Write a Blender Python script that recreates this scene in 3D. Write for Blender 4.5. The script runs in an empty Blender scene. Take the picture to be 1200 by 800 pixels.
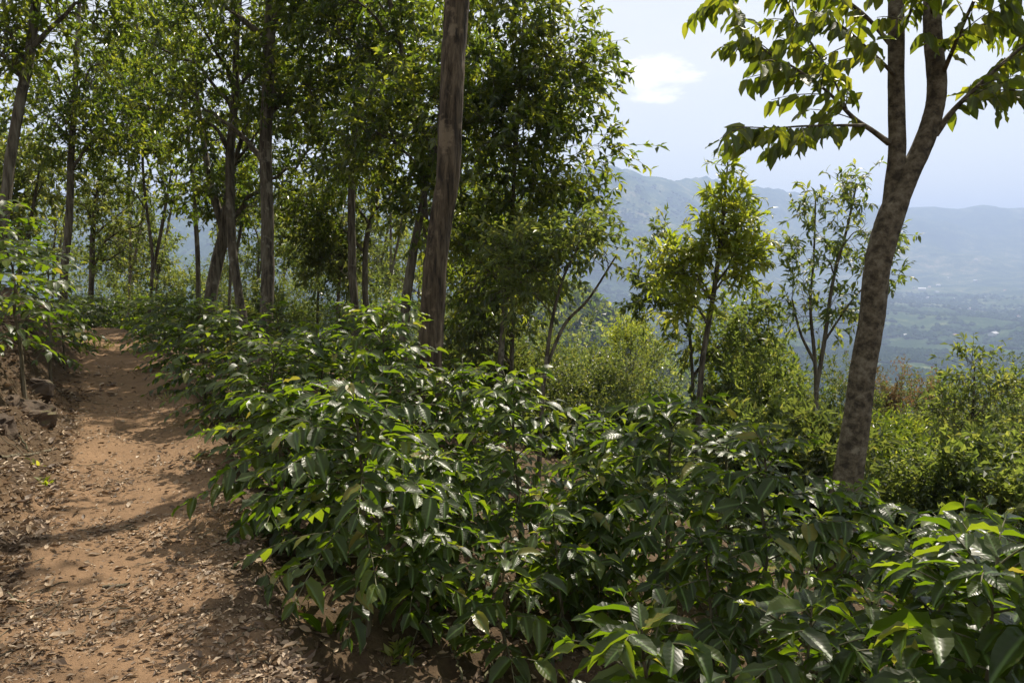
import bpy, math, random
import numpy as np
from mathutils import Vector, Matrix

random.seed(11)
rng = np.random.default_rng(11)
scene = bpy.context.scene
C = scene.collection

# ------------------------------------------------------------------ camera
CAM = np.array([0.0, 0.0, 1.6])
PITCH = math.radians(6.28)
cam_data = bpy.data.cameras.new('camera')
cam_data.sensor_width = 36.0
cam_data.lens = 30.0
cam_data.clip_start = 0.05
cam_data.clip_end = 60000.0
cam = bpy.data.objects.new('camera', cam_data)
C.objects.link(cam)
cam.location = CAM
cam.rotation_euler = (math.pi / 2 - PITCH, 0, 0)
scene.camera = cam

# ------------------------------------------------------------------ light
SUN_AZ, SUN_EL = math.radians(27), math.radians(52)
world = bpy.data.worlds.new('World')
scene.world = world
world.use_nodes = True
wn, wl = world.node_tree.nodes, world.node_tree.links
bg = wn['Background']
bg.inputs[1].default_value = 0.076
sky = wn.new('ShaderNodeTexSky')
sky.sky_type = 'NISHITA'
sky.sun_disc = False
sky.sun_elevation = SUN_EL
sky.sun_rotation = SUN_AZ
sky.altitude = 900
sky.air_density = 1.0
sky.dust_density = 3.0
sky.ozone_density = 1.5


def wnode(t, **kw):
    n = wn.new(t)
    for k, v in kw.items():
        setattr(n, k, v)
    return n


tc = wnode('ShaderNodeTexCoord')
mp = wnode('ShaderNodeMapping')
mp.inputs['Scale'].default_value = (1.0, 1.0, 3.2)
wl.new(tc.outputs['Generated'], mp.inputs[0])
veil = wnode('ShaderNodeTexNoise')
veil.inputs['Scale'].default_value = 2.6
veil.inputs['Detail'].default_value = 7
veil.inputs['Roughness'].default_value = 0.55
wl.new(mp.outputs[0], veil.inputs['Vector'])
vr = wnode('ShaderNodeMapRange')
vr.inputs[1].default_value, vr.inputs[2].default_value = 0.36, 0.72
vr.inputs[3].default_value, vr.inputs[4].default_value = 0.72, 0.97
wl.new(veil.outputs[0], vr.inputs[0])
mixv = wnode('ShaderNodeMix', data_type='RGBA')
wl.new(vr.outputs[0], mixv.inputs['Factor'])
wl.new(sky.outputs[0], mixv.inputs['A'])
mixv.inputs['B'].default_value = (7.9, 7.95, 7.75, 1)
# fair-weather cumulus, one of them in view
cn = wnode('ShaderNodeTexNoise')
cn.inputs['Scale'].default_value = 13
cn.inputs['Detail'].default_value = 9
cn.inputs['Roughness'].default_value = 0.58
wl.new(mp.outputs[0], cn.inputs['Vector'])
prev = mixv.outputs['Result']


def cloud(az, el, wid, hei):
    global prev
    a, e = math.radians(az), math.radians(el)
    d = Vector((math.sin(a) * math.cos(e), math.cos(a) * math.cos(e), math.sin(e)))
    r = Vector((math.cos(a), -math.sin(a), 0))
    u = r.cross(d)
    dots = []
    for v, s in ((r, 1 / wid), (u, 1 / hei), (d, 1.0)):
        n = wnode('ShaderNodeVectorMath', operation='DOT_PRODUCT')
        wl.new(tc.outputs['Generated'], n.inputs[0])
        n.inputs[1].default_value = v * s
        dots.append(n.outputs['Value'])
    front = wnode('ShaderNodeMath', operation='GREATER_THAN')
    wl.new(dots[2], front.inputs[0])
    front.inputs[1].default_value = 0.0
    sq = []
    for k in (0, 1):
        m = wnode('ShaderNodeMath', operation='MULTIPLY')
        wl.new(dots[k], m.inputs[0]); wl.new(dots[k], m.inputs[1])
        sq.append(m.outputs[0])
    s = wnode('ShaderNodeMath', operation='ADD')
    wl.new(sq[0], s.inputs[0]); wl.new(sq[1], s.inputs[1])
    q = wnode('ShaderNodeMath', operation='MULTIPLY_ADD')   # noise*1.6 - r2
    wl.new(cn.outputs[0], q.inputs[0]); q.inputs[1].default_value = 2.9
    neg = wnode('ShaderNodeMath', operation='MULTIPLY')
    wl.new(s.outputs[0], neg.inputs[0]); neg.inputs[1].default_value = -0.75
    wl.new(neg.outputs[0], q.inputs[2])
    mr = wnode('ShaderNodeMapRange', interpolation_type='SMOOTHSTEP')
    wl.new(q.outputs[0], mr.inputs[0])
    mr.inputs[1].default_value, mr.inputs[2].default_value = 0.76, 1.26
    mr.inputs[3].default_value, mr.inputs[4].default_value = 0.0, 0.95
    f = wnode('ShaderNodeMath', operation='MULTIPLY')
    wl.new(mr.outputs[0], f.inputs[0]); wl.new(front.outputs[0], f.inputs[1])
    mx = wnode('ShaderNodeMix', data_type='RGBA')
    wl.new(f.outputs[0], mx.inputs['Factor'])
    wl.new(prev, mx.inputs['A'])
    mx.inputs['B'].default_value = (10.6, 10.4, 10.3, 1)
    prev = mx.outputs['Result']


cloud(8.3, 10.6, 0.060, 0.028)
cloud(-52, 19, 0.11, 0.04)
cloud(70, 14, 0.12, 0.04)
cloud(140, 16, 0.13, 0.045)
cloud(-130, 24, 0.10, 0.04)
wl.new(prev, bg.inputs[0])

SUN_DIR = Vector((math.sin(SUN_AZ) * math.cos(SUN_EL), math.cos(SUN_AZ) * math.cos(SUN_EL), math.sin(SUN_EL)))
sun_data = bpy.data.lights.new('sun', 'SUN')
sun_data.energy = 5.0
sun_data.angle = math.radians(0.5)
sun_data.color = (1.0, 0.91, 0.77)
sun = bpy.data.objects.new('sun', sun_data)
C.objects.link(sun)
sun.rotation_euler = SUN_DIR.to_track_quat('Z', 'Y').to_euler()

scene.view_settings.view_transform = 'Standard'
scene.view_settings.look = 'None'
scene.view_settings.exposure = 0.80
scene.view_settings.gamma = 1.0
scene.cycles.use_denoising = True
scene.cycles.max_bounces = 7
scene.cycles.diffuse_bounces = 4
scene.cycles.glossy_bounces = 2
scene.cycles.transmission_bounces = 5
scene.cycles.volume_bounces = 0
scene.cycles.caustics_reflective = False
scene.cycles.caustics_refractive = False
scene.cycles.sample_clamp_indirect = 4.0

# ------------------------------------------------------------------ helpers
FWD = np.array([0, math.cos(PITCH), -math.sin(PITCH)])
UP = np.array([0, math.sin(PITCH), math.cos(PITCH)])
RIGHT = np.array([1.0, 0, 0])


def at(px, py, depth):
    """the point of the place seen at photograph pixel px, py and the given distance along the view"""
    return CAM + depth * (FWD + RIGHT * ((px - 600) / 1000.0) + UP * ((400 - py) / 1000.0))


def on_plane(px, py, z=0.0):
    d = FWD + RIGHT * ((px - 600) / 1000.0) + UP * ((400 - py) / 1000.0)
    return CAM + d * ((z - CAM[2]) / d[2])


def tag(o, label=None, cat=None, group=None, kind=None):
    for k, v in (('label', label), ('category', cat), ('group', group), ('kind', kind)):
        if v:
            o[k] = v
    return o


def link(name, data, parent=None):
    o = bpy.data.objects.new(name, data)
    C.objects.link(o)
    if parent is not None:
        o.parent = parent
    return o


def copy_tree(o, parent=None):
    c = o.copy()
    C.objects.link(c)
    if parent is not None:
        c.parent = parent
    for ch in list(o.children):
        copy_tree(ch, c)
    return c


class Geo:
    """collects vertices, triangles and quads (numpy) and links them as one mesh"""
    def __init__(s):
        s.v, s.f3, s.f4, s.uv, s.tint, s.n = [], [], [], [], [], 0

    def add(s, v, f3=None, f4=None, uv=None, tint=None):
        v = np.asarray(v, float).reshape(-1, 3)
        if f3 is not None and len(f3):
            s.f3.append(np.asarray(f3, np.int64) + s.n)
        if f4 is not None and len(f4):
            s.f4.append(np.asarray(f4, np.int64) + s.n)
        s.v.append(v)
        s.uv.append(np.zeros((len(v), 2)) if uv is None else uv)
        s.tint.append(np.full(len(v), 0.5) if tint is None else np.broadcast_to(tint, (len(v),)))
        s.n += len(v)

    def mesh(s, name, mat, smooth=True):
        me = bpy.data.meshes.new(name)
        v = np.concatenate(s.v).astype(np.float32)
        t = np.concatenate(s.f3) if s.f3 else np.zeros((0, 3), np.int64)
        q = np.concatenate(s.f4) if s.f4 else np.zeros((0, 4), np.int64)
        me.vertices.add(len(v))
        me.vertices.foreach_set('co', v.ravel())
        loops = np.concatenate([t.ravel(), q.ravel()]).astype(np.int32)
        me.loops.add(len(loops))
        me.loops.foreach_set('vertex_index', loops)
        start = np.concatenate([np.arange(len(t)) * 3, len(t) * 3 + np.arange(len(q)) * 4]).astype(np.int32)
        me.polygons.add(len(start))
        me.polygons.foreach_set('loop_start', start)
        me.polygons.foreach_set('use_smooth', np.full(len(start), smooth))
        uv = np.concatenate(s.uv).astype(np.float32)
        lay = me.uv_layers.new(name='UVMap')
        lay.data.foreach_set('uv', uv[loops].ravel())
        at_ = me.attributes.new('tint', 'FLOAT', 'POINT')
        at_.data.foreach_set('value', np.concatenate(s.tint).astype(np.float32))
        me.update(calc_edges=True)
        if mat:
            me.materials.append(mat)
        return me

    def build(s, name, mat, parent=None, smooth=True):
        return link(name, s.mesh(name, mat, smooth), parent)


def unit(a):
    return a / np.maximum(np.linalg.norm(a, axis=-1, keepdims=True), 1e-9)


def tubes(geo, P, R, k=5, cap=False):
    """many tubes at once: P (T,n,3), R (T,n)"""
    P = np.asarray(P, float)
    R = np.asarray(R, float)
    if P.ndim == 2:
        P, R = P[None], R[None]
    T, n, _ = P.shape
    t = np.empty_like(P)
    t[:, 1:-1] = P[:, 2:] - P[:, :-2]
    t[:, 0] = P[:, 1] - P[:, 0]
    t[:, -1] = P[:, -1] - P[:, -2]
    t = unit(t)
    mean = unit(P[:, -1] - P[:, 0])
    ref = np.where(np.abs(mean[:, 2:3]) > 0.8, np.array([[0.0, 1.0, 0.02]]), np.array([[0.03, 0.0, 1.0]]))
    a = unit(np.cross(t, ref[:, None, :]))
    b = np.cross(t, a)
    ang = np.arange(k) * 2 * math.pi / k
    ring = a[:, :, None, :] * np.cos(ang)[None, None, :, None] + b[:, :, None, :] * np.sin(ang)[None, None, :, None]
    V = P[:, :, None, :] + ring * R[:, :, None, None]
    i = np.arange(n - 1)[:, None] * k
    j = np.arange(k)[None, :]
    j2 = (j + 1) % k
    q = np.stack([i + j, i + j2, i + k + j2, i + k + j], -1).reshape(-1, 4)
    F = (q[None] + (np.arange(T) * n * k)[:, None, None]).reshape(-1, 4)
    u = np.broadcast_to((ang / (2 * math.pi))[None, None, :], (T, n, k))
    v = np.broadcast_to(np.linspace(0, 1, n)[None, :, None], (T, n, k))
    f3 = None
    if cap:
        e = (n - 1) * k
        f3 = np.stack([np.full(k - 2, e), e + np.arange(1, k - 1), e + np.arange(2, k)], -1)
        f3 = (f3[None] + (np.arange(T) * n * k)[:, None, None]).reshape(-1, 3)
    geo.add(V.reshape(-1, 3), f3=f3, f4=F, uv=np.stack([u, v], -1).reshape(-1, 2))
    return V


def spline(pts, n):
    """Catmull-Rom through pts (columns may include a radius), n samples"""
    p = np.asarray(pts, float)
    p = np.vstack([2 * p[0] - p[1], p, 2 * p[-1] - p[-2]])
    m = len(p) - 3
    out = []
    for x in np.linspace(0, m - 1e-6, n):
        i = int(x)
        t = x - i
        a, b, c, d = p[i], p[i + 1], p[i + 2], p[i + 3]
        out.append(0.5 * (2 * b + (c - a) * t + (2 * a - 5 * b + 4 * c - d) * t * t + (3 * b - a - 3 * c + d) * t ** 3))
    return np.array(out)


# value noise, vectorised, for terrain and bark
_perm = rng.random((256, 256))


def vnoise(x, y):
    xi, yi = np.floor(x).astype(np.int64), np.floor(y).astype(np.int64)
    fx, fy = x - xi, y - yi
    fx, fy = fx * fx * (3 - 2 * fx), fy * fy * (3 - 2 * fy)
    g = lambda a, b: _perm[a & 255, b & 255]
    return (g(xi, yi) * (1 - fx) + g(xi + 1, yi) * fx) * (1 - fy) + (g(xi, yi + 1) * (1 - fx) + g(xi + 1, yi + 1) * fx) * fy


def fbm(x, y, o=4, gain=0.5):
    s, a, f = 0.0, 1.0, 1.0
    for k in range(o):
        s = s + a * (vnoise(x * f + 17.3 * k, y * f - 9.1 * k) - 0.5)
        a *= gain
        f *= 2.03
    return s


def smooth(a, b, x):
    t = np.clip((x - a) / (b - a), 0, 1)
    return t * t * (3 - 2 * t)


# leaf templates: (along, across, up), quads/tris, uv
def leaf_small():
    v = np.array([[0, 0, 0], [0.45, 0.5, 0.10], [1, 0, -0.12], [0.45, -0.5, 0.10]])
    return v, np.array([[0, 2, 1], [0, 3, 2]]), None, np.array([[.5, 0], [1, .45], [.5, 1], [0, .45]])


def leaf_mid():
    v = np.array([[0, 0, 0], [.28, .42, .07], [.28, 0, .03], [.28, -.42, .07], [.62, .40, .03], [.62, 0, 0], [.62, -.40, .03], [1, 0, -.16]])
    f3 = np.array([[0, 2, 1], [0, 3, 2], [4, 5, 7], [5, 6, 7]])
    f4 = np.array([[1, 2, 5, 4], [2, 3, 6, 5]])
    uv = np.stack([v[:, 1] + .5, v[:, 0]], -1)
    return v, f3, f4, uv


def leaf_full(kind=0):
    """coffee-like leaf: elliptic, pleated, wavy margin, drip tip; 40 triangles"""
    t = np.array([.09, .25, .45, .66, .85])
    w = np.array([.26, .455, .50, .45, .25])
    ph = kind * 1.7
    w = w * (1.0, .92, 1.06, .97, .88, 1.0)[kind % 6]
    twist = (0, .10, -.12, .05, .22, -.2)[kind % 6]
    curve = lambda x: (-0.10 * x - 0.22 * x * x, 0.05 * x - 0.42 * x * x, 0.10 * x - 0.20 * x * x, -.30 * x * x + .04 * x, .10 * x - .55 * x * x, -.02 * x)[kind % 6]
    V, UVs = [[0, 0, 0]], [[.5, 0]]
    for i in range(5):
        for j, s in enumerate((-1, -.55, 0, .55, 1)):
            e = abs(s)
            z = curve(t[i]) + (0.10, .16, .05, .13, .22, .08)[kind % 6] * e ** 1.4 * (1 - 0.5 * t[i])
            z += (.03 + .015 * (kind % 3)) * e * math.sin(i * 2.7 + ph + s * 2.0) + twist * s * w[i] * t[i]
            V.append([t[i] - .03 * (1 - e), s * w[i] * (1 + .07 * math.sin(i * 3.1 + ph * 3 + s)), z])
            UVs.append([.5 + .5 * s * w[i], t[i]])
    V.append([1.0, .015 * math.sin(ph * 2), curve(1.0) - .03])
    UVs.append([.5, 1])
    f3, f4 = [], []
    for j in range(4):
        f3.append([0, 2 + j, 1 + j])
        f3.append([26, 21 + j, 22 + j])
    for i in range(4):
        for j in range(4):
            a = 1 + i * 5 + j
            f4.append([a, a + 1, a + 6, a + 5])
    return np.array(V), np.array(f3), np.array(f4), np.array(UVs)


def leaves(geo, tpl, pos, d, nrm, length, width, tint=None):
    """leaves of one template: base pos, midrib direction d, upward normal nrm"""
    v, f3, f4, uv = tpl
    pos = np.asarray(pos)
    L = len(pos)
    if L == 0:
        return
    d = unit(d)
    s = unit(np.cross(nrm, d))
    n = np.cross(d, s)
    length = np.broadcast_to(length, (L,))
    width = np.broadcast_to(width, (L,))
    V = pos[:, None] + (d * length[:, None])[:, None] * v[None, :, 0:1] + (s * width[:, None])[:, None] * v[None, :, 1:2] + (n * length[:, None])[:, None] * v[None, :, 2:3]
    m = len(v)
    off = (np.arange(L) * m)[:, None, None]
    F3 = (f3[None] + off).reshape(-1, 3) if f3 is not None else None
    F4 = (f4[None] + off).reshape(-1, 4) if f4 is not None else None
    if tint is None:
        tint = rng.random(L)
    geo.add(V.reshape(-1, 3), F3, F4, np.tile(uv, (L, 1)), np.repeat(tint, m))


# ------------------------------------------------------------------ materials
def mat(name):
    m = bpy.data.materials.new(name)
    m.use_nodes = True
    nt = m.node_tree
    p = nt.nodes['Principled BSDF']
    return m, nt, p


def nd(nt, t, **kw):
    n = nt.nodes.new(t)
    for k, v in kw.items():
        setattr(n, k, v)
    return n


def ramp(nt, fac, stops):
    r = nd(nt, 'ShaderNodeValToRGB')
    e = r.color_ramp.elements
    while len(e) < len(stops):
        e.new(0.5)
    for el, (p, c) in zip(e, stops):
        el.position = p
        el.color = (*c, 1)
    nt.links.new(fac, r.inputs[0])
    return r.outputs[0]


def noise_tex(nt, scale, detail=5, rough=.55, vec=None, dim='3D'):
    n = nd(nt, 'ShaderNodeTexNoise')
    n.inputs['Scale'].default_value = scale
    n.inputs['Detail'].default_value = detail
    n.inputs['Roughness'].default_value = rough
    if vec is not None:
        nt.links.new(vec, n.inputs['Vector'])
    return n.outputs[0]


def math_node(nt, op, a, b=None, c=None):
    n = nd(nt, 'ShaderNodeMath', operation=op)
    for i, x in enumerate((a, b, c)):
        if x is None:
            continue
        if isinstance(x, (int, float)):
            n.inputs[i].default_value = x
        else:
            nt.links.new(x, n.inputs[i])
    return n.outputs[0]


def leaf_material(name, stops, trans, tfac=.42, rough=.38, veins=False, per_object=False, spec=.5):
    m, nt, p = mat(name)
    if per_object:
        f = nd(nt, 'ShaderNodeObjectInfo').outputs['Random']
    else:
        f = nd(nt, 'ShaderNodeAttribute', attribute_name='tint').outputs['Fac']
    col = ramp(nt, f, stops)
    tcol = ramp(nt, f, trans)
    out = nt.nodes['Material Output']
    nt.links.new(col, p.inputs['Base Color'])
    p.inputs['Roughness'].default_value = rough
    p.inputs['Specular IOR Level'].default_value = spec
    tr = nd(nt, 'ShaderNodeBsdfTranslucent')
    nt.links.new(tcol, tr.inputs[0])
    if veins:
        uv = nd(nt, 'ShaderNodeUVMap')
        sep = nd(nt, 'ShaderNodeSeparateXYZ')
        nt.links.new(uv.outputs[0], sep.inputs[0])
        a = math_node(nt, 'ABSOLUTE', math_node(nt, 'SUBTRACT', sep.outputs[0], .5))
        arg = math_node(nt, 'MULTIPLY', math_node(nt, 'SUBTRACT', sep.outputs[1], math_node(nt, 'MULTIPLY', a, .55)), 8.5)
        pp = math_node(nt, 'PINGPONG', arg, .5)
        side = math_node(nt, 'POWER', math_node(nt, 'MULTIPLY', pp, 2.0), .7)
        mid = nd(nt, 'ShaderNodeMapRange', interpolation_type='SMOOTHSTEP')
        nt.links.new(a, mid.inputs[0])
        mid.inputs[1].default_value, mid.inputs[2].default_value = 0.0, .05
        h = math_node(nt, 'MULTIPLY', side, mid.outputs[0])
        bp = nd(nt, 'ShaderNodeBump')
        bp.inputs['Strength'].default_value = .14
        bp.inputs['Distance'].default_value = .006
        nt.links.new(h, bp.inputs['Height'])
        nt.links.new(bp.outputs[0], p.inputs['Normal'])
        # pale midrib
        mx = nd(nt, 'ShaderNodeMix', data_type='RGBA')
        nt.links.new(mid.outputs[0], mx.inputs['Factor'])
        mx.inputs['A'].default_value = (.10, .16, .045, 1)
        nt.links.new(col, mx.inputs['B'])
        ob = nd(nt, 'ShaderNodeTexCoord').outputs['UV']
        off = nd(nt, 'ShaderNodeVectorMath', operation='ADD')
        nt.links.new(ob, off.inputs[0])
        cmb = nd(nt, 'ShaderNodeCombineXYZ')
        for q in range(3):
            nt.links.new(math_node(nt, 'MULTIPLY', f, 37.0 + 11 * q), cmb.inputs[q])
        nt.links.new(cmb.outputs[0], off.inputs[1])
        sp = noise_tex(nt, 4.5, 5, .65, off.outputs[0])
        blot = nd(nt, 'ShaderNodeMapRange', interpolation_type='SMOOTHSTEP')
        nt.links.new(sp, blot.inputs[0])
        blot.inputs[1].default_value, blot.inputs[2].default_value = .60, .74
        m3 = nd(nt, 'ShaderNodeMix', data_type='RGBA')
        nt.links.new(math_node(nt, 'MULTIPLY', blot.outputs[0], .75), m3.inputs['Factor'])
        nt.links.new(mx.outputs['Result'], m3.inputs['A'])
        m3.inputs['B'].default_value = (.085, .075, .025, 1)
        nt.links.new(m3.outputs['Result'], p.inputs['Base Color'])
        rg = nd(nt, 'ShaderNodeMapRange')
        nt.links.new(sp, rg.inputs[0])
        rg.inputs[1].default_value, rg.inputs[2].default_value = .3, .65
        rg.inputs[3].default_value, rg.inputs[4].default_value = rough - .09, rough + .16
        nt.links.new(rg.outputs[0], p.inputs['Roughness'])
    ms = nd(nt, 'ShaderNodeMixShader')
    ms.inputs[0].default_value = tfac
    nt.links.new(p.outputs[0], ms.inputs[1])
    nt.links.new(tr.outputs[0], ms.inputs[2])
    nt.links.new(ms.outputs[0], out.inputs[0])
    return m


M = {}
C_BASE = [(0, (.016, .026, .005)), (.55, (.024, .036, .007)), (.86, (.038, .054, .010)), (.965, (.080, .105, .018)), (.985, (.15, .14, .03)), (1, (.20, .16, .04))]
C_TR = [(0, (.15, .27, .007)), (.6, (.25, .38, .009)), (.965, (.38, .48, .02)), (1, (.5, .42, .05))]
M['coffee_near'] = leaf_material('coffee_leaf_gloss', C_BASE, C_TR, .38, .33, True, True, .32)
M['coffee'] = leaf_material('coffee_leaf', C_BASE, C_TR, .38, .33, True, False, .32)
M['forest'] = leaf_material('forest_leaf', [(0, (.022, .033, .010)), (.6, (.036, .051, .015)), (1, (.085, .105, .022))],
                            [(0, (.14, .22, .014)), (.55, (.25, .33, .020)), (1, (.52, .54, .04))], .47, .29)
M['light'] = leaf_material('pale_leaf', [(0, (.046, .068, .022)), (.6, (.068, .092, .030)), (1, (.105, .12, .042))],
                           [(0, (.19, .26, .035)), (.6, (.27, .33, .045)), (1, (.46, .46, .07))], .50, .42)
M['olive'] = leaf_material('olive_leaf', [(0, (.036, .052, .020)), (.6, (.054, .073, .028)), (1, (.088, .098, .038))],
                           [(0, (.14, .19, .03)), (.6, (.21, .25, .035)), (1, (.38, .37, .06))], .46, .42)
M['rust'] = leaf_material('rusty_leaf', [(0, (.06, .07, .025)), (.5, (.10, .075, .035)), (1, (.17, .09, .05))],
                          [(0, (.2, .2, .04)), (.6, (.3, .18, .06)), (1, (.42, .2, .09))], .36, .5)
M['right'] = leaf_material('toothed_leaf', [(0, (.034, .050, .013)), (.6, (.05, .066, .016)), (1, (.08, .092, .022))],
                           [(0, (.20, .27, .012)), (.6, (.32, .38, .016)), (1, (.54, .54, .03))], .48, .40, True, True)
M['gold'] = leaf_material('yellow_green_leaf', [(0, (.12, .155, .024)), (.6, (.17, .20, .034)), (1, (.25, .25, .05))],
                          [(0, (.32, .40, .02)), (.6, (.46, .50, .03)), (1, (.62, .58, .06))], .55, .38)
M['litter'] = leaf_material('dry_leaf', [(0, (.09, .056, .032)), (.35, (.21, .140, .082)), (.8, (.31, .225, .14)), (1, (.45, .35, .24))],
                            [(0, (.08, .04, .02)), (1, (.3, .2, .1))], .12, .6)
M['grass'] = leaf_material('grass_blade', [(0, (.09, .12, .02)), (.6, (.16, .17, .03)), (1, (.24, .20, .05))], [(0, (.2, .28, .02)), (1, (.4, .38, .05))], .35, .5)


def bark(name, dark, mid_, pale, vscale=1.0, lichen=.5, bump=.6, streak=9.0):
    m, nt, p = mat(name)
    tcn = nd(nt, 'ShaderNodeTexCoord')
    mpn = nd(nt, 'ShaderNodeMapping')
    mpn.inputs['Scale'].default_value = (streak, streak, streak * .13 * vscale)
    nt.links.new(tcn.outputs['Object'], mpn.inputs[0])
    n1 = noise_tex(nt, 2.2, 8, .65, mpn.outputs[0])
    n2 = noise_tex(nt, 9.0, 6, .6, tcn.outputs['Object'])
    n3 = noise_tex(nt, 2.6, 4, .55, tcn.outputs['Object'])
    base = ramp(nt, n1, [(.38, dark), (.50, mid_), (.64, tuple(.55 * a + .45 * b for a, b in zip(mid_, pale)))])
    lm = nd(nt, 'ShaderNodeMapRange', interpolation_type='SMOOTHSTEP')
    nt.links.new(math_node(nt, 'ADD', math_node(nt, 'MULTIPLY', n2, .5), math_node(nt, 'MULTIPLY', n3, .5)), lm.inputs[0])
    lm.inputs[1].default_value, lm.inputs[2].default_value = .60 - .14 * lichen, .66 - .10 * lichen
    mx = nd(nt, 'ShaderNodeMix', data_type='RGBA')
    nt.links.new(math_node(nt, 'MULTIPLY', lm.outputs[0], .75), mx.inputs['Factor'])
    nt.links.new(base, mx.inputs['A'])
    mx.inputs['B'].default_value = (*pale, 1)
    nt.links.new(mx.outputs['Result'], p.inputs['Base Color'])
    p.inputs['Roughness'].default_value = .85
    p.inputs['Specular IOR Level'].default_value = .25
    bp = nd(nt, 'ShaderNodeBump')
    bp.inputs['Strength'].default_value = bump
    bp.inputs['Distance'].default_value = .02
    nt.links.new(math_node(nt, 'ADD', n1, math_node(nt, 'MULTIPLY', n2, .4)), bp.inputs['Height'])
    nt.links.new(bp.outputs[0], p.inputs['Normal'])
    return m


M['bark'] = bark('grey_bark', (.032, .025, .016), (.088, .072, .047), (.21, .19, .14))
M['bark_main'] = bark('peeling_bark', (.016, .011, .006), (.060, .043, .024), (.18, .138, .088), .7, .45, 1.0, 11)
M['bark_right'] = bark('lichen_bark', (.034, .026, .016), (.092, .072, .045), (.25, .215, .155), 9.0, .36, 1.0, 8)
M['stem'] = bark('stem_bark', (.05, .04, .025), (.12, .10, .06), (.22, .2, .15), 1, .3, .4, 20)
M['twig'] = bark('twig_bark', (.05, .045, .025), (.10, .095, .05), (.16, .15, .09), 1, .2, .2, 20)

# ------------------------------------------------------------------ terrain
EDGES = [(800, -50, 300), (720, -20, 292), (600, 48, 268), (540, 74, 246), (480, 98, 212), (430, 98, 190), (396, 90, 178)]
ctr = []
for py, a, b in EDGES:
    A, B = on_plane(a, py), on_plane(b, py)
    ctr.append(((A + B) / 2)[:2])
d0 = ctr[0] - ctr[2]
pts_c = [ctr[0] + d0 * 4, ctr[0] + d0 * 1.5] + ctr + [np.array([-9.2, 17.2]), np.array([-12.0, 18.6]), np.array([-18.0, 19.5]), np.array([-40.0, 16.0])]
CL = spline(np.array(pts_c), 90)
HALF = 0.60


def sdist(x, y):
    """signed distance to the path's centre line, positive on the downhill side"""
    best = np.full(x.shape, 1e18)
    sign = np.zeros(x.shape)
    for a, b in zip(CL[:-1], CL[1:]):
        ab = b - a
        t = np.clip(((x - a[0]) * ab[0] + (y - a[1]) * ab[1]) / (ab @ ab), 0, 1)
        dx, dy = x - a[0] - t * ab[0], y - a[1] - t * ab[1]
        d2 = dx * dx + dy * dy
        m = d2 < best
        best = np.where(m, d2, best)
        sign = np.where(m, np.sign(dx * ab[1] - dy * ab[0]), sign)
    return np.sqrt(best) * np.where(sign == 0, 1, sign)


AZ_T = [-180, -90, -45, -31, -21, -8, 3, 5.7, 6.8, 9, 11.3, 13.5, 15.6, 18.3, 21.5, 24.7, 31, 45, 90, 180]
EL_T = [2.0, 2.5, 2.2, 2.6, 3.3, 4.2, 4.8, 5.1, 5.05, 4.75, 4.65, 4.3, 4.05, 3.45, 2.95, 2.6, 2.2, 2.0, 2.0, 2.0]
FLOOR = -215.0


def valley(x, y, r):
    az = np.degrees(np.arctan2(x, y))
    el = np.interp(az, AZ_T, EL_T)
    R = np.interp(az, [-40, 4, 10, 17, 25, 35, 60], [4600, 4600, 5000, 6300, 7600, 8200, 8200])
    F = np.interp(az, [-40, 0, 6, 11, 17, 25, 40], [1500, 1700, 2100, 3000, 4300, 5200, 5600])
    zr = 1.6 + R * np.tan(np.radians(el))
    t = np.clip((r - F) / (R - F), 0, 1.6)
    up = np.where(t < 1, t ** 1.25, 1 - (t - 1) * .5)
    spur = fbm(x / 900.0, y / 900.0, 5) * 190 + (np.abs(fbm(x / 420.0 + 9, y / 420.0, 4)) - .2) * -120
    z = FLOOR + (zr - FLOOR) * up + spur * np.sin(np.clip(t, 0, 1) * math.pi) ** .8 + fbm(x / 420., y / 420., 5) * 60
    # wooded spur on this side of the valley
    se = np.interp(az, [-40, 0, 3, 5, 8, 10, 12, 20], [-4.0, -3.6, -3.5, -4.0, -6.2, -7.8, -9.5, -13])
    zs = 1.6 + 470 * np.tan(np.radians(se))
    ridge = zs + (-np.abs(r - 470) * .42) + fbm(x / 60., y / 60., 4) * 9
    # low wooded rise at the near edge of the valley floor
    s2 = 1.6 + 1150 * np.tan(np.radians(-9.0)) - np.abs(r - 1150) * .12 + fbm(x / 130., y / 130., 3) * 22
    return np.maximum(np.maximum(z, ridge), np.where(az > 9, s2, -1e9))


def near_h(x, y, d):
    a = np.abs(d)
    lip = fbm(x * 1.9, y * 1.9, 3) * .12
    e = d - HALF - lip
    zr = np.where(e > 0, -.20 * smooth(0, .28, e) - .24 * np.clip(e, 0, 5) - .36 * np.clip(e - 5, 0, 8) - .44 * np.clip(e - 13, 0, 1e9), 0)
    l = -d - HALF + lip
    zl = np.where(l > 0, .60 * smooth(-.05, .62, l) + .36 * np.clip(l - .3, 0, 2.5) + .22 * np.clip(l - 2.8, 0, 30), 0)
    z = zr + zl
    # worn track: gentle hollow, bumps, roots and clods
    z = z - .035 * (1 - smooth(0, HALF, a))
    rough = np.clip(a / HALF, .35, 1.6)
    z = z + rough * (fbm(x * 2.3, y * 2.3, 4) * .07 + fbm(x * 6, y * 6, 3, .6) * .03 + fbm(x * 13, y * 13, 4, .65) * .026)
    z = z + smooth(.1, .5, l) * (np.abs(fbm(x * 3.1, y * 3.1, 4)) * -.20 + .04 + fbm(x * 7, y * 7, 3, .65) * .07)
    z = z + smooth(3, 14, a) * fbm(x / 5., y / 5., 3) * .8
    return z


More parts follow.
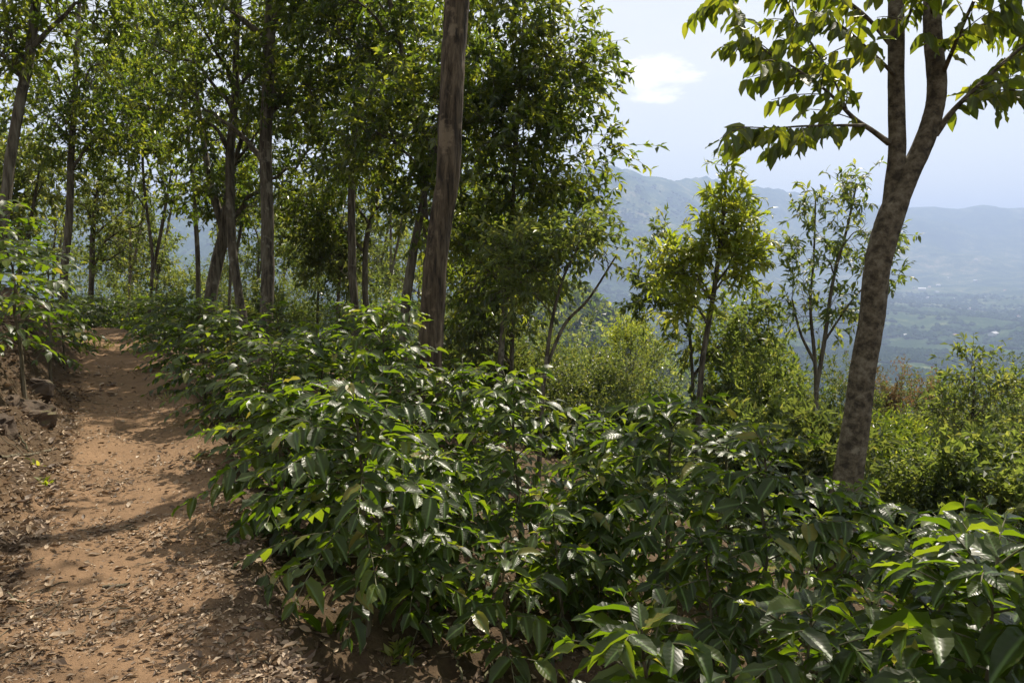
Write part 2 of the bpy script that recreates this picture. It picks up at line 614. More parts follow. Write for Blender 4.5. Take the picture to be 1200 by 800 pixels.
def height(x, y):
    x, y = np.asarray(x, float), np.asarray(y, float)
    r = np.hypot(x, y)
    d = sdist(x, y)
    n = near_h(x, y, d)
    return n * (1 - smooth(70, 330, r)) + valley(x, y, np.maximum(r, 60)) * smooth(70, 330, r)


def ground(x, y):
    return float(height(np.array([x]), np.array([y]))[0])


def ground_hit(px, py, lo=2.0, hi=30.0, n=1200):
    """the first point of the ground met along the view through px, py, and its distance"""
    dv = at(px, py, 1.0) - CAM
    t = np.geomspace(lo, hi, n)
    q = CAM + dv * t[:, None]
    under = q[:, 2] < height(q[:, 0], q[:, 1])
    i = int(under.argmax()) if under.any() else n - 1
    return q[i], t[i]


radii = [0.35]
while radii[-1] < 20:
    radii.append(radii[-1] * 1.009 + .004)
while radii[-1] < 11500:
    radii.append(radii[-1] * 1.021)
radii = np.array(radii)
angs = np.concatenate([np.arange(-36, 36.01, .32), np.arange(38, 322, 3.0)])
RR, AA = np.meshgrid(radii, np.radians(angs), indexing='ij')
GX, GY = RR * np.sin(AA), RR * np.cos(AA)
GZ = height(GX, GY)
GD = sdist(GX[:, :], GY[:, :])
nr, na = GX.shape
ii, jj = np.meshgrid(np.arange(nr - 1), np.arange(na), indexing='ij')
j2 = (jj + 1) % na
quads = np.stack([ii * na + jj, ii * na + j2, (ii + 1) * na + j2, (ii + 1) * na + jj], -1).reshape(-1, 4)
allv = np.stack([GX, GY, GZ], -1).reshape(-1, 3)
fr = RR.reshape(-1)[quads].mean(1)
fd = GD.reshape(-1)[quads].mean(1)
fx = allv[quads].mean(1)
edge_n = fbm(fx[:, 0] * 3, fx[:, 1] * 3, 3) * .25
on_path = (np.abs(fd) < HALF + .02 + edge_n * .6) & (fr < 45)


def dirt_material(name, c, bumpd, green=0.0):
    m, nt, p = mat(name)
    g = nd(nt, 'ShaderNodeNewGeometry').outputs['Position']
    n1 = noise_tex(nt, 1.3, 6, .6, g)
    n2 = noise_tex(nt, 22, 8, .7, g)
    n3 = noise_tex(nt, 140, 4, .6, g)
    f = math_node(nt, 'ADD', math_node(nt, 'MULTIPLY', n1, .45), math_node(nt, 'MULTIPLY', n2, .55))
    trod = ramp(nt, f, [(.30, tuple(v * .52 for v in c)), (.48, c), (.62, tuple(min(1, v * 1.25) for v in c)), (.74, tuple(min(1, v * 1.6) for v in c))])
    soil = ramp(nt, f, [(.30, (.034, .023, .014)), (.48, (.075, .050, .029)), (.62, (.11, .076, .044)), (.74, (.18, .13, .08))])
    mix = nd(nt, 'ShaderNodeMix', data_type='RGBA')
    nt.links.new(nd(nt, 'ShaderNodeAttribute', attribute_name='tint').outputs['Fac'], mix.inputs['Factor'])
    nt.links.new(soil, mix.inputs['A'])
    nt.links.new(trod, mix.inputs['B'])
    col = mix.outputs['Result']
    p.inputs['Roughness'].default_value = .95
    p.inputs['Specular IOR Level'].default_value = .15
    nt.links.new(col, p.inputs['Base Color'])
    bp = nd(nt, 'ShaderNodeBump')
    bp.inputs['Strength'].default_value = .8
    bp.inputs['Distance'].default_value = bumpd
    nt.links.new(math_node(nt, 'ADD', n2, math_node(nt, 'MULTIPLY', n3, .5)), bp.inputs['Height'])
    nt.links.new(bp.outputs[0], p.inputs['Normal'])
    return m


M['dirt'] = dirt_material('earth', (.190, .119, .067), .02)


def wood_material(name, stops, scale):
    m, nt, p = mat(name)
    g = nd(nt, 'ShaderNodeNewGeometry').outputs['Position']
    n1 = noise_tex(nt, scale, 10, .66, g)
    n2 = noise_tex(nt, scale * .12, 4, .6, g)
    n3 = noise_tex(nt, scale * 6, 6, .7, g)
    f = math_node(nt, 'ADD', math_node(nt, 'ADD', math_node(nt, 'MULTIPLY', n1, .42), math_node(nt, 'MULTIPLY', n2, .28)), math_node(nt, 'MULTIPLY', n3, .30))
    nt.links.new(ramp(nt, f, stops), p.inputs['Base Color'])
    p.inputs['Roughness'].default_value = 1
    p.inputs['Specular IOR Level'].default_value = 0
    bp = nd(nt, 'ShaderNodeBump')
    bp.inputs['Strength'].default_value = 1.0
    bp.inputs['Distance'].default_value = 12
    nt.links.new(n1, bp.inputs['Height'])
    nt.links.new(bp.outputs[0], p.inputs['Normal'])
    return m


M['slope'] = wood_material('wooded_ground', [(.35, (.035, .055, .018)), (.55, (.06, .085, .025)), (.7, (.10, .11, .04))], .25)
M['valley'] = wood_material('valley_fields', [(.40, (.020, .038, .016)), (.53, (.036, .062, .022)), (.585, (.10, .125, .048)), (.62, (.14, .15, .07)), (.70, (.27, .22, .14))], .014)
M['mount'] = wood_material('mountain_forest', [(.40, (.012, .026, .012)), (.48, (.03, .055, .022)), (.54, (.10, .12, .05)), (.62, (.28, .24, .16))], .012)

trodden = 1 - smooth(HALF - .20, HALF + .10, np.abs(GD) + fbm(GX * 2.2, GY * 2.2, 4) * .30)
trodden = (trodden * (RR < 60)).reshape(-1)
zones = [('path', on_path, M['dirt'], 'structure'),
         ('hillside', ~on_path & (fr < 45), M['dirt'], 'structure'),
         ('lower_slope', ~on_path & (fr >= 45) & (fr < 900), M['slope'], 'structure'),
         ('valley_floor', (fr >= 900) & (fr < 3400), M['valley'], 'structure'),
         ('mountains', fr >= 3400, M['mount'], 'structure')]
for name, sel, m, kind in zones:
    q = quads[sel]
    if not len(q):
        continue
    used, inv = np.unique(q.ravel(), return_inverse=True)
    g = Geo()
    g.add(allv[used], f4=inv.reshape(-1, 4)[:, ::-1], tint=trodden[used])
    tag(g.build(name, m), kind=kind)

# ------------------------------------------------------------------ haze
def box(name, lo, hi):
    x0, y0, z0 = lo
    x1, y1, z1 = hi
    v = [(x0, y0, z0), (x1, y0, z0), (x1, y1, z0), (x0, y1, z0), (x0, y0, z1), (x1, y0, z1), (x1, y1, z1), (x0, y1, z1)]
    f = [(0, 3, 2, 1), (4, 5, 6, 7), (0, 1, 5, 4), (1, 2, 6, 5), (2, 3, 7, 6), (3, 0, 4, 7)]
    me = bpy.data.meshes.new(name)
    me.from_pydata(v, [], f)
    return link(name, me)


hz = box('haze', (-11800, -11800, float(GZ.min()) - 1), (11800, 11800, float(GZ.max()) + 20))
tag(hz, kind='stuff')
hm = bpy.data.materials.new('haze_air')
hm.use_nodes = True
hm.node_tree.nodes.clear()
ho = hm.node_tree.nodes.new('ShaderNodeOutputMaterial')
hv = hm.node_tree.nodes.new('ShaderNodeVolumePrincipled')
hv.inputs['Color'].default_value = (.48, .62, .94, 1)
hv.inputs['Density'].default_value = 2.15e-4
hv.inputs['Anisotropy'].default_value = .15
hm.node_tree.links.new(hv.outputs[0], ho.inputs['Volume'])
hz.data.materials.append(hm)

# ------------------------------------------------------------------ trees
TPL_S, TPL_M = leaf_small(), leaf_mid()


def rand_ellipsoid(n, c, r, shell=.35):
    v = unit(rng.normal(size=(n, 3)))
    rad = rng.random(n) ** shell
    return c + v * rad[:, None] * r


def make_tree(name, trunk_px, depth, crowns, label, cat='tree', group=None, mats=('bark', 'forest'), n_tips=150, leaf=(.118, .053),
              n_limbs=6, per_twig=10, limb_r=.30, droop=.35, tpl=None, extra=(), depth_r=1.0, down=True, twig_len=.42, bump=.015, hires=False, rise=.12):
    """trunk_px: (px, py, width_px) from the foot up; crowns: (px, py, rx_px, ry_px[, weight[, depth offset]])"""
    s = depth / 1000.0
    thin = .88 if hires else .80
    P = [np.append(at(a, b, depth), w * thin * s / 2) for a, b, w in trunk_px]
    foot = P[0].copy()
    gz = ground(foot[0], foot[1])
    if down:                                        # carry the trunk on down to the soil
        dirv = (P[0] - P[1])[:3]
        k = (foot[2] - gz + .15) / max(abs(dirv[2]), .05)
        k = min(k, 6)
        base = P[0].copy()
        base[:2] += dirv[:2] * k * .35
        base[2] = ground(base[0], base[1]) - .15
        if base[2] < P[0][2] - .2:
            base[3] *= 1.12
            P = [base] + P
    root_loc = np.array([P[0][0], P[0][1], P[0][2] + .15])
    P = np.array(P)
    P[:, :3] -= root_loc
    root = link(name, None)
    root.location = root_loc
    tag(root, label, cat, group)
    tr = spline(P, 150 if hires else 46)
    g = Geo()
    wob = np.stack([fbm(tr[:, 2] * 1.1, tr[:, 2] * 0 + depth, 3), fbm(tr[:, 2] * 1.1, tr[:, 2] * 0 + depth + 50, 3), tr[:, 2] * 0], -1)
    tr[:, :3] += wob * np.minimum(tr[:, 3:4], .12) * .6
    kk = 40 if hires else 18
    V = tubes(g, tr[None, :, :3], tr[None, :, 3], kk)
    Vv = V[0]
    cen = tr[:, None, :3]
    out = Vv - cen
    ang = np.arange(kk) / kk * 7
    bumpv = 1 + bump * 8 * (fbm(ang[None, :] * 1.3 + depth * 3, tr[:, 2:3] * .9, 4))
    if hires:
        zz = tr[:, 2:3]
        th = np.arange(kk)[None, :] * (2 * math.pi / kk)
        cx_, sx_ = np.cos(th) * 2.4 + 31, np.sin(th) * 2.4 + 17
        ridge = np.abs(fbm(cx_ + zz * .35, sx_ + zz * .22, 4, .6))
        bumpv = 1 + .16 * fbm(cx_ * .5 + zz * .5, sx_ * .5 + zz * .3, 3) - .20 * np.exp(-ridge / .035) + .07 * fbm(cx_ * 4 + zz * 1.5, sx_ * 4 - zz * 3, 3)
    foot_flare = 1 + .35 * np.exp(-(tr[:, 2:3] - tr[0, 2]) / .22)
    g.v[-1] = (cen + out * (bumpv * foot_flare)[..., None]).reshape(-1, 3)
    g.build('trunk', M[mats[0]], root)
    # second stems etc: (px, py, w) lists
    stems = [tr]
    for ex in extra:
        E_ = np.array([np.append(at(a, b, depth + (q[0] if q else 0)) - root_loc, w * s / 2) for a, b, w, *q in ex])
        sp = spline(E_, 22)
        gg = Geo()
        tubes(gg, sp[None, :, :3], sp[None, :, 3], 12)
        gg.build('limb', M[mats[0]], root)
        stems.append(sp)
    # tips
    tips = []
    tw = sum((c[4] if len(c) > 4 else 1) * c[2] * c[3] for c in crowns)
    for c in crowns:
        wt = (c[4] if len(c) > 4 else 1) * c[2] * c[3] / tw
        dz = c[5] if len(c) > 5 else 0
        cc = at(c[0], c[1], depth + dz) - root_loc
        n = max(3, int(n_tips * wt))
        tips.append(rand_ellipsoid(n, cc, np.array([c[2] * s, c[2] * s * depth_r, c[3] * s])))
    tips = np.concatenate(tips)
    zmin = height(tips[:, 0] + root_loc[0], tips[:, 1] + root_loc[1]) - root_loc[2] + .25
    tips = tips[tips[:, 2] > zmin]
    # limbs by k-means over the tips
    K = min(n_limbs, len(tips))
    cen = tips[rng.choice(len(tips), K, replace=False)]
    for _ in range(5):
        lab = ((tips[:, None] - cen[None]) ** 2).sum(-1).argmin(1)
        for k in range(K):
            if (lab == k).any():
                cen[k] = tips[lab == k].mean(0)
    allst = np.concatenate(stems)
    lg = Geo()
    tone = rng.uniform(-.12, .15)
    for k in range(K):
        mine = tips[lab == k]
        if not len(mine):
            continue
        c = cen[k]
        dxy = np.hypot(allst[:, 0] - c[0], allst[:, 1] - c[1])
        want = c[2] - .75 * dxy - .1
        cost = np.abs(allst[:, 2] - want) + .7 * dxy + (allst[:, 2] < .25 * allst[:, 2].max()) * 2
        a = allst[cost.argmin()]
        L = np.linalg.norm(c - a[:3])
        mid = a[:3] * .5 + c * .5 + np.array([0, 0, .10 * L]) + rng.normal(size=3) * .05 * L
        end = c + (c - a[:3]) * .25 + np.array([0, 0, .05 * L])
        r0 = min(a[3] * .62, limb_r * .12 + .014 * L)
        lp = spline(np.array([np.append(a[:3], r0), np.append(mid, r0 * .6), np.append(c, r0 * .38), np.append(end, r0 * .16)]), 14)
        lp[1:, :3] += rng.normal(size=(13, 3)) * .012 * L
        bg_ = Geo()
        tubes(bg_, lp[None, :, :3], lp[None, :, 3], 7)
        # twigs from the limb to each tip
        T = len(mine)
        dd = ((mine[:, None] - lp[None, 3:, :3]) ** 2).sum(-1).argmin(1) + 3
        q = lp[np.maximum(dd - 2, 2)]
        A, B = q[:, :3], mine
        TL = np.linalg.norm(B - A, axis=1, keepdims=True)
        Mid = (A + B) / 2 + np.array([0, 0, .12]) * TL + rng.normal(size=(T, 3)) * .06 * TL
        t5 = np.linspace(0, 1, 5)[None, :, None]
        TP = A[:, None] * (1 - t5) ** 2 + 2 * Mid[:, None] * t5 * (1 - t5) + B[:, None] * t5 ** 2
        r_ = np.minimum(q[:, 3:4] * .55, .004 + .006 * TL) * np.linspace(1, .3, 5)[None]
        tubes(bg_, TP, r_, 3)
        o = unit(B - A)
        o = unit(o + np.array([0, 0, .15]))
        S = 4
        st = TP[:, [2, 3, 3, 4]]
        sd = unit(o[:, None] * .7 + rng.normal(size=(T, S, 3)) * .62 + np.array([0, 0, rise]))
        ln = (twig_len * (.6 + .7 * rng.random((T, S, 1))))
        u = np.linspace(0, 1, 4)[None, None, :, None]
        SP = st[:, :, None] + sd[:, :, None] * ln[:, :, None] * u + np.array([0, 0, -.16]) * ln[:, :, None] * u ** 2
        SP = SP.reshape(T * S, 4, 3)
        tubes(bg_, SP[:, [0, 2, 3]], np.full((T * S, 3), .0035) * np.linspace(1, .5, 3), 3)
        bg_.build('limb', M['twig'] if r0 < .012 else M[mats[0]], root)
        # leaves along the side twigs
        m = per_twig
        tt = rng.random((T * S, m)) ** .45
        i0 = np.minimum((tt * 3).astype(int), 2)
        f = tt * 3 - i0
        rows = np.arange(T * S)[:, None]
        pos = SP[rows, i0] * (1 - f[..., None]) + SP[rows, i0 + 1] * f[..., None]
        td = unit(SP[:, -1] - SP[:, 0])[:, None]
        ld = unit(td * .60 + rng.normal(size=(T * S, m, 3)) * .60 + np.array([0, 0, -droop * .7]))
        nn = unit(np.array([0, 0, 1.0]) + rng.normal(size=(T * S, m, 3)) * .45)
        ll = leaf[0] * (.65 + .6 * rng.random((T * S * m)))
        base_t = np.repeat(np.clip(np.repeat(rng.random(T) ** 1.3 * .75, S) + rng.random(T * S) * .22 + tone, 0, 1), m)
        leaves(lg, tpl or TPL_S, pos.reshape(-1, 3), ld.reshape(-1, 3), nn.reshape(-1, 3), ll, ll * leaf[1] / leaf[0],
               np.clip(base_t + rng.normal(size=T * S * m) * .18, 0, 1))
    o = lg.build('crown', M[mats[1]], root, smooth=False)
    tag(o, kind='stuff')
    return root


T = 'tree'
make_tree('shade_tree', [(502, 420, 34), (507, 350, 33), (515, 280, 31), (524, 200, 31), (532, 100, 31), (537, 0, 33), (540, -140, 30), (530, -360, 24), (545, -580, 14), (560, -740, 5)], 8.0,
          [(575, -640, 210, 130), (505, -20, 100, 40, .35)],
          'thick mature tree with pale peeling bark rising in the middle behind the coffee bushes', mats=('bark_main', 'forest'), n_tips=120, n_limbs=8, hires=True)
make_tree('shade_tree', [(312, 372, 20), (312, 300, 19), (313, 200, 18), (315, 100, 18), (318, 0, 16), (322, -120, 10)], 13.0,
          [(315, 60, 130, 90), (330, -60, 150, 80), (260, 130, 80, 60, .6), (390, 120, 70, 60, .6)],
          'straight dark tree trunk standing tallest among the grove behind the path row', n_tips=170)
make_tree('shade_tree', [(287, 378, 14), (280, 345, 13), (272, 290, 13), (269, 200, 13), (275, 115, 11), (280, 0, 7)], 14.0,
          [(240, 60, 100, 90), (290, 20, 90, 80), (220, 150, 60, 45, .7)],
          'slim tree whose lower trunk bows towards the straight dark trunk beside it', n_tips=140)
make_tree('shade_tree', [(247, 365, 18), (252, 310, 18), (262, 270, 16), (272, 200, 8), (290, 140, 6)], 15.0,
          [(330, 190, 70, 70), (240, 220, 50, 40), (345, 110, 80, 60)],
          'stout low forked tree at the head of the coffee row beside the path', n_tips=110,
          extra=[[(262, 270, 11), (246, 210, 8), (236, 150, 6), (228, 90, 4)]])
make_tree('shade_tree', [(232, 355, 7), (231, 300, 7), (229, 240, 6), (222, 180, 5), (215, 100, 4)], 18.0,
          [(212, 100, 60, 80), (250, 200, 45, 45, .6)],
          'thinnest pole-like tree in the gap of hazy hillside left of the forked tree', n_tips=90)
make_tree('shade_tree', [(-6, 330, 17), (4, 260, 16), (14, 180, 15), (26, 110, 15), (38, 40, 14), (50, -60, 11)], 10.5,
          [(30, 0, 130, 70), (70, -80, 150, 80), (-40, 60, 80, 60)],
          'leaning grey tree above the bank bushes at the left edge', n_tips=150)
make_tree('shade_tree', [(74, 372, 11), (77, 300, 11), (82, 220, 10), (84, 165, 9), (90, 60, 7), (95, -40, 4)], 15.0,
          [(100, 80, 90, 80), (60, 140, 70, 60), (130, 150, 70, 50)],
          'slender upright tree rising right behind the left bank bushes', n_tips=140)
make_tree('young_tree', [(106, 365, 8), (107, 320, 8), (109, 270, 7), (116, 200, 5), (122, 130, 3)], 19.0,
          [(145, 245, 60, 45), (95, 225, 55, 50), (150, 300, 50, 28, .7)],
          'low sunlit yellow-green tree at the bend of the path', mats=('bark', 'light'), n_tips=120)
make_tree('shade_tree', [(415, 372, 12), (412, 320, 12), (412, 250, 11), (416, 160, 9), (420, 60, 7), (424, -40, 4)], 13.0,
          [(410, 110, 95, 90), (430, 30, 110, 70), (400, 220, 55, 35, .6)],
          'dark slender tree directly behind the tall coffee bush, left one of two close poles', n_tips=160)
make_tree('shade_tree', [(430, 372, 9), (428, 330, 9), (430, 280, 8), (442, 230, 6), (450, 160, 4)], 16.0,
          [(445, 200, 80, 60), (380, 250, 50, 40)],
          'thin pole tree close beside the dark slender tree, right one of the two', n_tips=110)
make_tree('shade_tree', [(474, 372, 15), (480, 320, 14), (488, 270, 12), (500, 210, 9), (515, 140, 7), (520, 60, 4)], 11.0,
          [(470, 150, 85, 80), (560, 90, 70, 70, .8), (500, 250, 50, 50, .7)],
          'crooked grey tree leaning in right behind the thick peeling trunk on its left side', n_tips=150)
make_tree('shade_tree', [(500, 350, 9), (497, 230, 9), (482, 110, 8), (466, 40, 8), (448, -30, 7), (430, -90, 4)], 12.0,
          [(430, -30, 110, 60), (480, 70, 70, 50), (390, 20, 60, 50)],
          'pale thin trunk slanting up to the left high beside the peeling trunk', n_tips=130)
make_tree('shade_tree', [(584, 480, 9), (586, 430, 9), (590, 370, 8), (597, 280, 7), (604, 180, 6), (612, 60, 5), (616, -40, 3)], 11.0,
          [(625, 70, 80, 80), (660, 185, 65, 60), (640, 110, 70, 60, .7), (575, 180, 80, 90), (640, 265, 70, 50), (590, 320, 60, 60), (690, 80, 28, 35, .7), (705, 180, 26, 16, .8), (600, -20, 60, 50)],
          'leafy tree that closes the forest edge against the open sky', n_tips=330, n_limbs=10)
make_tree('young_tree', [(634, 480, 6), (640, 420, 6), (648, 370, 5), (660, 325, 4), (678, 290, 3)], 9.5,
          [(690, 285, 38, 28), (655, 300, 35, 30), (625, 330, 40, 35), (610, 290, 40, 30)],
          'spindly young tree with arching bare twigs at the foot of the forest edge', mats=('bark', 'light'), n_tips=60, leaf=(.10, .04),
          extra=[[(640, 430, 4), (662, 380, 4), (690, 350, 3), (722, 300, 2)]])
# fill of the grove further back, each tree on its own
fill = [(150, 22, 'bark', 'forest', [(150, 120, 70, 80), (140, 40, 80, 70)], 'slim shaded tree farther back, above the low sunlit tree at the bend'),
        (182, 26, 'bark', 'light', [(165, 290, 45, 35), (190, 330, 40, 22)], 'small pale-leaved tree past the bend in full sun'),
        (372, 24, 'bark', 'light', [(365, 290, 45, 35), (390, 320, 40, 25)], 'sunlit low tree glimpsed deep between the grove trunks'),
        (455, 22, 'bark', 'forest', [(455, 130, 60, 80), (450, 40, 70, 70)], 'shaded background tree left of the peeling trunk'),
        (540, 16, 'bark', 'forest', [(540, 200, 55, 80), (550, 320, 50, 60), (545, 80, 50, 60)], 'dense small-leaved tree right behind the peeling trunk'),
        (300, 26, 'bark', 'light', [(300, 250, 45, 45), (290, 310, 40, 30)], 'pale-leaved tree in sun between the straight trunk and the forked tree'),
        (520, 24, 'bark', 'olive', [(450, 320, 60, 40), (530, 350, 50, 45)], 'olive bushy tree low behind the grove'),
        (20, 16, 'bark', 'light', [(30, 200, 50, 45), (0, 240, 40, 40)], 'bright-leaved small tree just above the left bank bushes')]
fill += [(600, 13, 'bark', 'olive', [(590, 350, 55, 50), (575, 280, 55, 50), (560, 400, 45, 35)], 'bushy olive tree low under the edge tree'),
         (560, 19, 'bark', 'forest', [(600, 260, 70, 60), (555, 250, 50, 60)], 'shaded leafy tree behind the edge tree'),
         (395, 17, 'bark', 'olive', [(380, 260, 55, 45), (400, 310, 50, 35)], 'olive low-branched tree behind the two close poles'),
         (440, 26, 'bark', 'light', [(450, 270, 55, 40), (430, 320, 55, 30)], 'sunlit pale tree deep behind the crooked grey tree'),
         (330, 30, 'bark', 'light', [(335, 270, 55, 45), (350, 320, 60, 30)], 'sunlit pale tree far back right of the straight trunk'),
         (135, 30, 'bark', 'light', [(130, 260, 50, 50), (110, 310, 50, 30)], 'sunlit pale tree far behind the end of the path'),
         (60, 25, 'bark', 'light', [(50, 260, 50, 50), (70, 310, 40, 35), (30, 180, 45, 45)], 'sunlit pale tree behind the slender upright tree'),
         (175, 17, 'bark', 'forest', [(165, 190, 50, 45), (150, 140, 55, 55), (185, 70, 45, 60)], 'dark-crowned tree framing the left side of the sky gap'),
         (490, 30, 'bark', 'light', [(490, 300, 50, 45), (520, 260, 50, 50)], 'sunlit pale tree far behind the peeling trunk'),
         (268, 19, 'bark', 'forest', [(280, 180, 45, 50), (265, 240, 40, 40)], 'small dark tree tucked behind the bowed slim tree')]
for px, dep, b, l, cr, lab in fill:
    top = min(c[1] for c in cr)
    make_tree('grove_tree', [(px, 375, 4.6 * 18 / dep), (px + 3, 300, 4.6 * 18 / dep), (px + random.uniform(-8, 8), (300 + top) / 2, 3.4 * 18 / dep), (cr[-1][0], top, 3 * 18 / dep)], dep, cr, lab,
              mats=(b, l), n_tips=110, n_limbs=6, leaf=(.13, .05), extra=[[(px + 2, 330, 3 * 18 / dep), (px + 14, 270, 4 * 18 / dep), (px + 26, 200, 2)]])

# ------------------------------------------------------------------ saplings on the open side
make_tree('sapling', [(820, 466, 9), (827, 400, 8), (838, 330, 7), (846, 270, 5), (851, 215, 3), (853, 190, 2)], 12.0,
          [(853, 205, 8, 18), (852, 235, 20, 22), (868, 262, 24, 20), (838, 262, 22, 20), (880, 295, 24, 18), (850, 300, 26, 22), (820, 300, 22, 18), (805, 335, 28, 20), (788, 310, 18, 22), (860, 335, 24, 16, .7), (800, 365, 22, 16, .6)],
          'tall bright yellow-green sapling with drooping pointed leaves left of the forked tree', mats=('bark', 'gold'), n_tips=118, n_limbs=13, depth_r=1.1, rise=.2,
          leaf=(.165, .05), per_twig=7, droop=.22, tpl=TPL_M, twig_len=.26)
make_tree('sapling', [(812, 470, 5), (810, 420, 5), (804, 360, 4), (790, 300, 3)], 13.5,
          [(772, 285, 24, 26), (782, 345, 38, 36), (838, 405, 45, 34), (882, 385, 35, 36), (756, 345, 20, 24)],
          'smaller-leaved green sapling tangled in behind the bright yellow-green one', mats=('bark', 'light'), n_tips=95, n_limbs=7, leaf=(.12, .048))
make_tree('sapling', [(956, 510, 7), (957, 460, 7), (955, 425, 6), (950, 360, 4), (954, 300, 3), (956, 230, 2)], 12.0,
          [(955, 250, 28, 32), (1005, 240, 26, 30), (950, 300, 35, 30), (1010, 300, 40, 35), (930, 350, 22, 35), (1040, 300, 26, 35), (975, 370, 30, 35), (1000, 215, 16, 12)],
          'airy many-stemmed sapling with a sparse see-through crown behind the forked tree', mats=('bark', 'light'), n_tips=85, n_limbs=8,
          leaf=(.12, .042), per_twig=7, tpl=TPL_M, twig_len=.32,
          extra=[[(957, 455, 5), (966, 400, 5), (976, 330, 4), (992, 270, 3), (1004, 215, 2)], [(955, 425, 4), (938, 390, 3), (928, 350, 2)], [(966, 400, 3), (1000, 350, 2), (1040, 310, 2)]])
make_tree('sapling', [(1128, 590, 6), (1133, 540, 5), (1140, 480, 4), (1142, 430, 2)], 12.0,
          [(1140, 440, 25, 25), (1170, 470, 26, 30), (1115, 480, 26, 30), (1150, 520, 35, 30)],
          'loose pale sapling poking above the thicket near the right edge', mats=('bark', 'light'), n_tips=70, leaf=(.11, .042), per_twig=8)

# ------------------------------------------------------------------ the forked tree on the right
def leaf_mesh_set(name, m, kinds=6):
    out = []
    for k in range(kinds):
        v, f3, f4, uv = leaf_full(k)
        g = Geo()
        g.add(v, f3, f4, uv)
        out.append(g.mesh(name, m))
    return out


def put_leaves(root, meshes, pos, d, nrm, length, width, name='leaf'):
    d = unit(d)
    s = unit(np.cross(nrm, d))
    n = np.cross(d, s)
    for i in range(len(pos)):
        o = bpy.data.objects.new(name, meshes[rng.integers(len(meshes))])
        C.objects.link(o)
        o.parent = root
        R3 = np.stack([d[i] * length[i], s[i] * width[i], n[i] * length[i]], -1)
        o.matrix_local = Matrix([[*R3[0], pos[i][0]], [*R3[1], pos[i][1]], [*R3[2], pos[i][2]], [0, 0, 0, 1]])


RD = 5.6
RT = [(988, 600, 42), (994, 556, 37), (1004, 490, 34), (1012, 430, 33), (1022, 370, 35), (1029, 310, 37), (1041, 262, 38), (1060, 215, 32),
      (1080, 172, 28), (1094, 130, 26), (1098, 95, 26), (1093, 40, 25), (1093, -10, 24), (1100, -90, 19), (1115, -160, 12), (1125, -230, 5)]
foot = at(988, 600, RD)
gz = ground(foot[0] - .08, foot[1])
root = link('forked_tree', None)
root.location = (foot[0] - .08, foot[1], gz)
rl = np.array(root.location)
tag(root, 'leaning mottled tree forking into two stems with big hanging leaves at the right', 'tree')
s_ = RD / 1000 * .83
P = [np.array([0, 0, -.15, .14])] + [np.append(at(a, b, RD) - rl, w * s_ / 2) for a, b, w in RT]
tr = spline(P, 170)
g = Geo()
kk = 40
V = tubes(g, tr[None, :, :3], tr[None, :, 3], kk)[0]
th = np.arange(kk)[None, :] * (2 * math.pi / kk)
cx_, sx_ = np.cos(th) * 1.6 + 11, np.sin(th) * 1.6 + 5
zz = tr[:, 2:3]
bv = 1 + .15 * fbm(cx_ * .7 + zz * .9, sx_ * .7 + zz * .6, 3) + .10 * fbm(cx_ * 3 + zz, sx_ * 3 + zz * 7, 4, .6) - .06 * np.exp(-np.abs(fbm(cx_ + 9, sx_ + zz * 4.5, 3)) / .03)
g.v[-1] = (tr[:, None, :3] + (V - tr[:, None, :3]) * bv[..., None]).reshape(-1, 3)
g.build('trunk', M['bark_right'], root)
L2 = [(1044, 262, 28), (1047, 225, 27), (1051, 180, 25), (1051, 130, 24), (1050, 80, 23), (1050, 20, 22), (1048, -60, 17), (1040, -120, 12), (1030, -190, 5)]
sp = spline([np.append(at(a, b, RD + .02) - rl, w * s_ / 2) for a, b, w in L2], 50)
g = Geo()
V = tubes(g, sp[None, :, :3], sp[None, :, 3], 16)[0]
bv = 1 + .14 * fbm((np.arange(16) / 16 * 9)[None] * .8 + 40, sp[:, 2:3] * 2.4, 4)
g.v[-1] = (sp[:, None, :3] + (V - sp[:, None, :3]) * bv[..., None]).reshape(-1, 3)
g.build('limb', M['bark_right'], root)
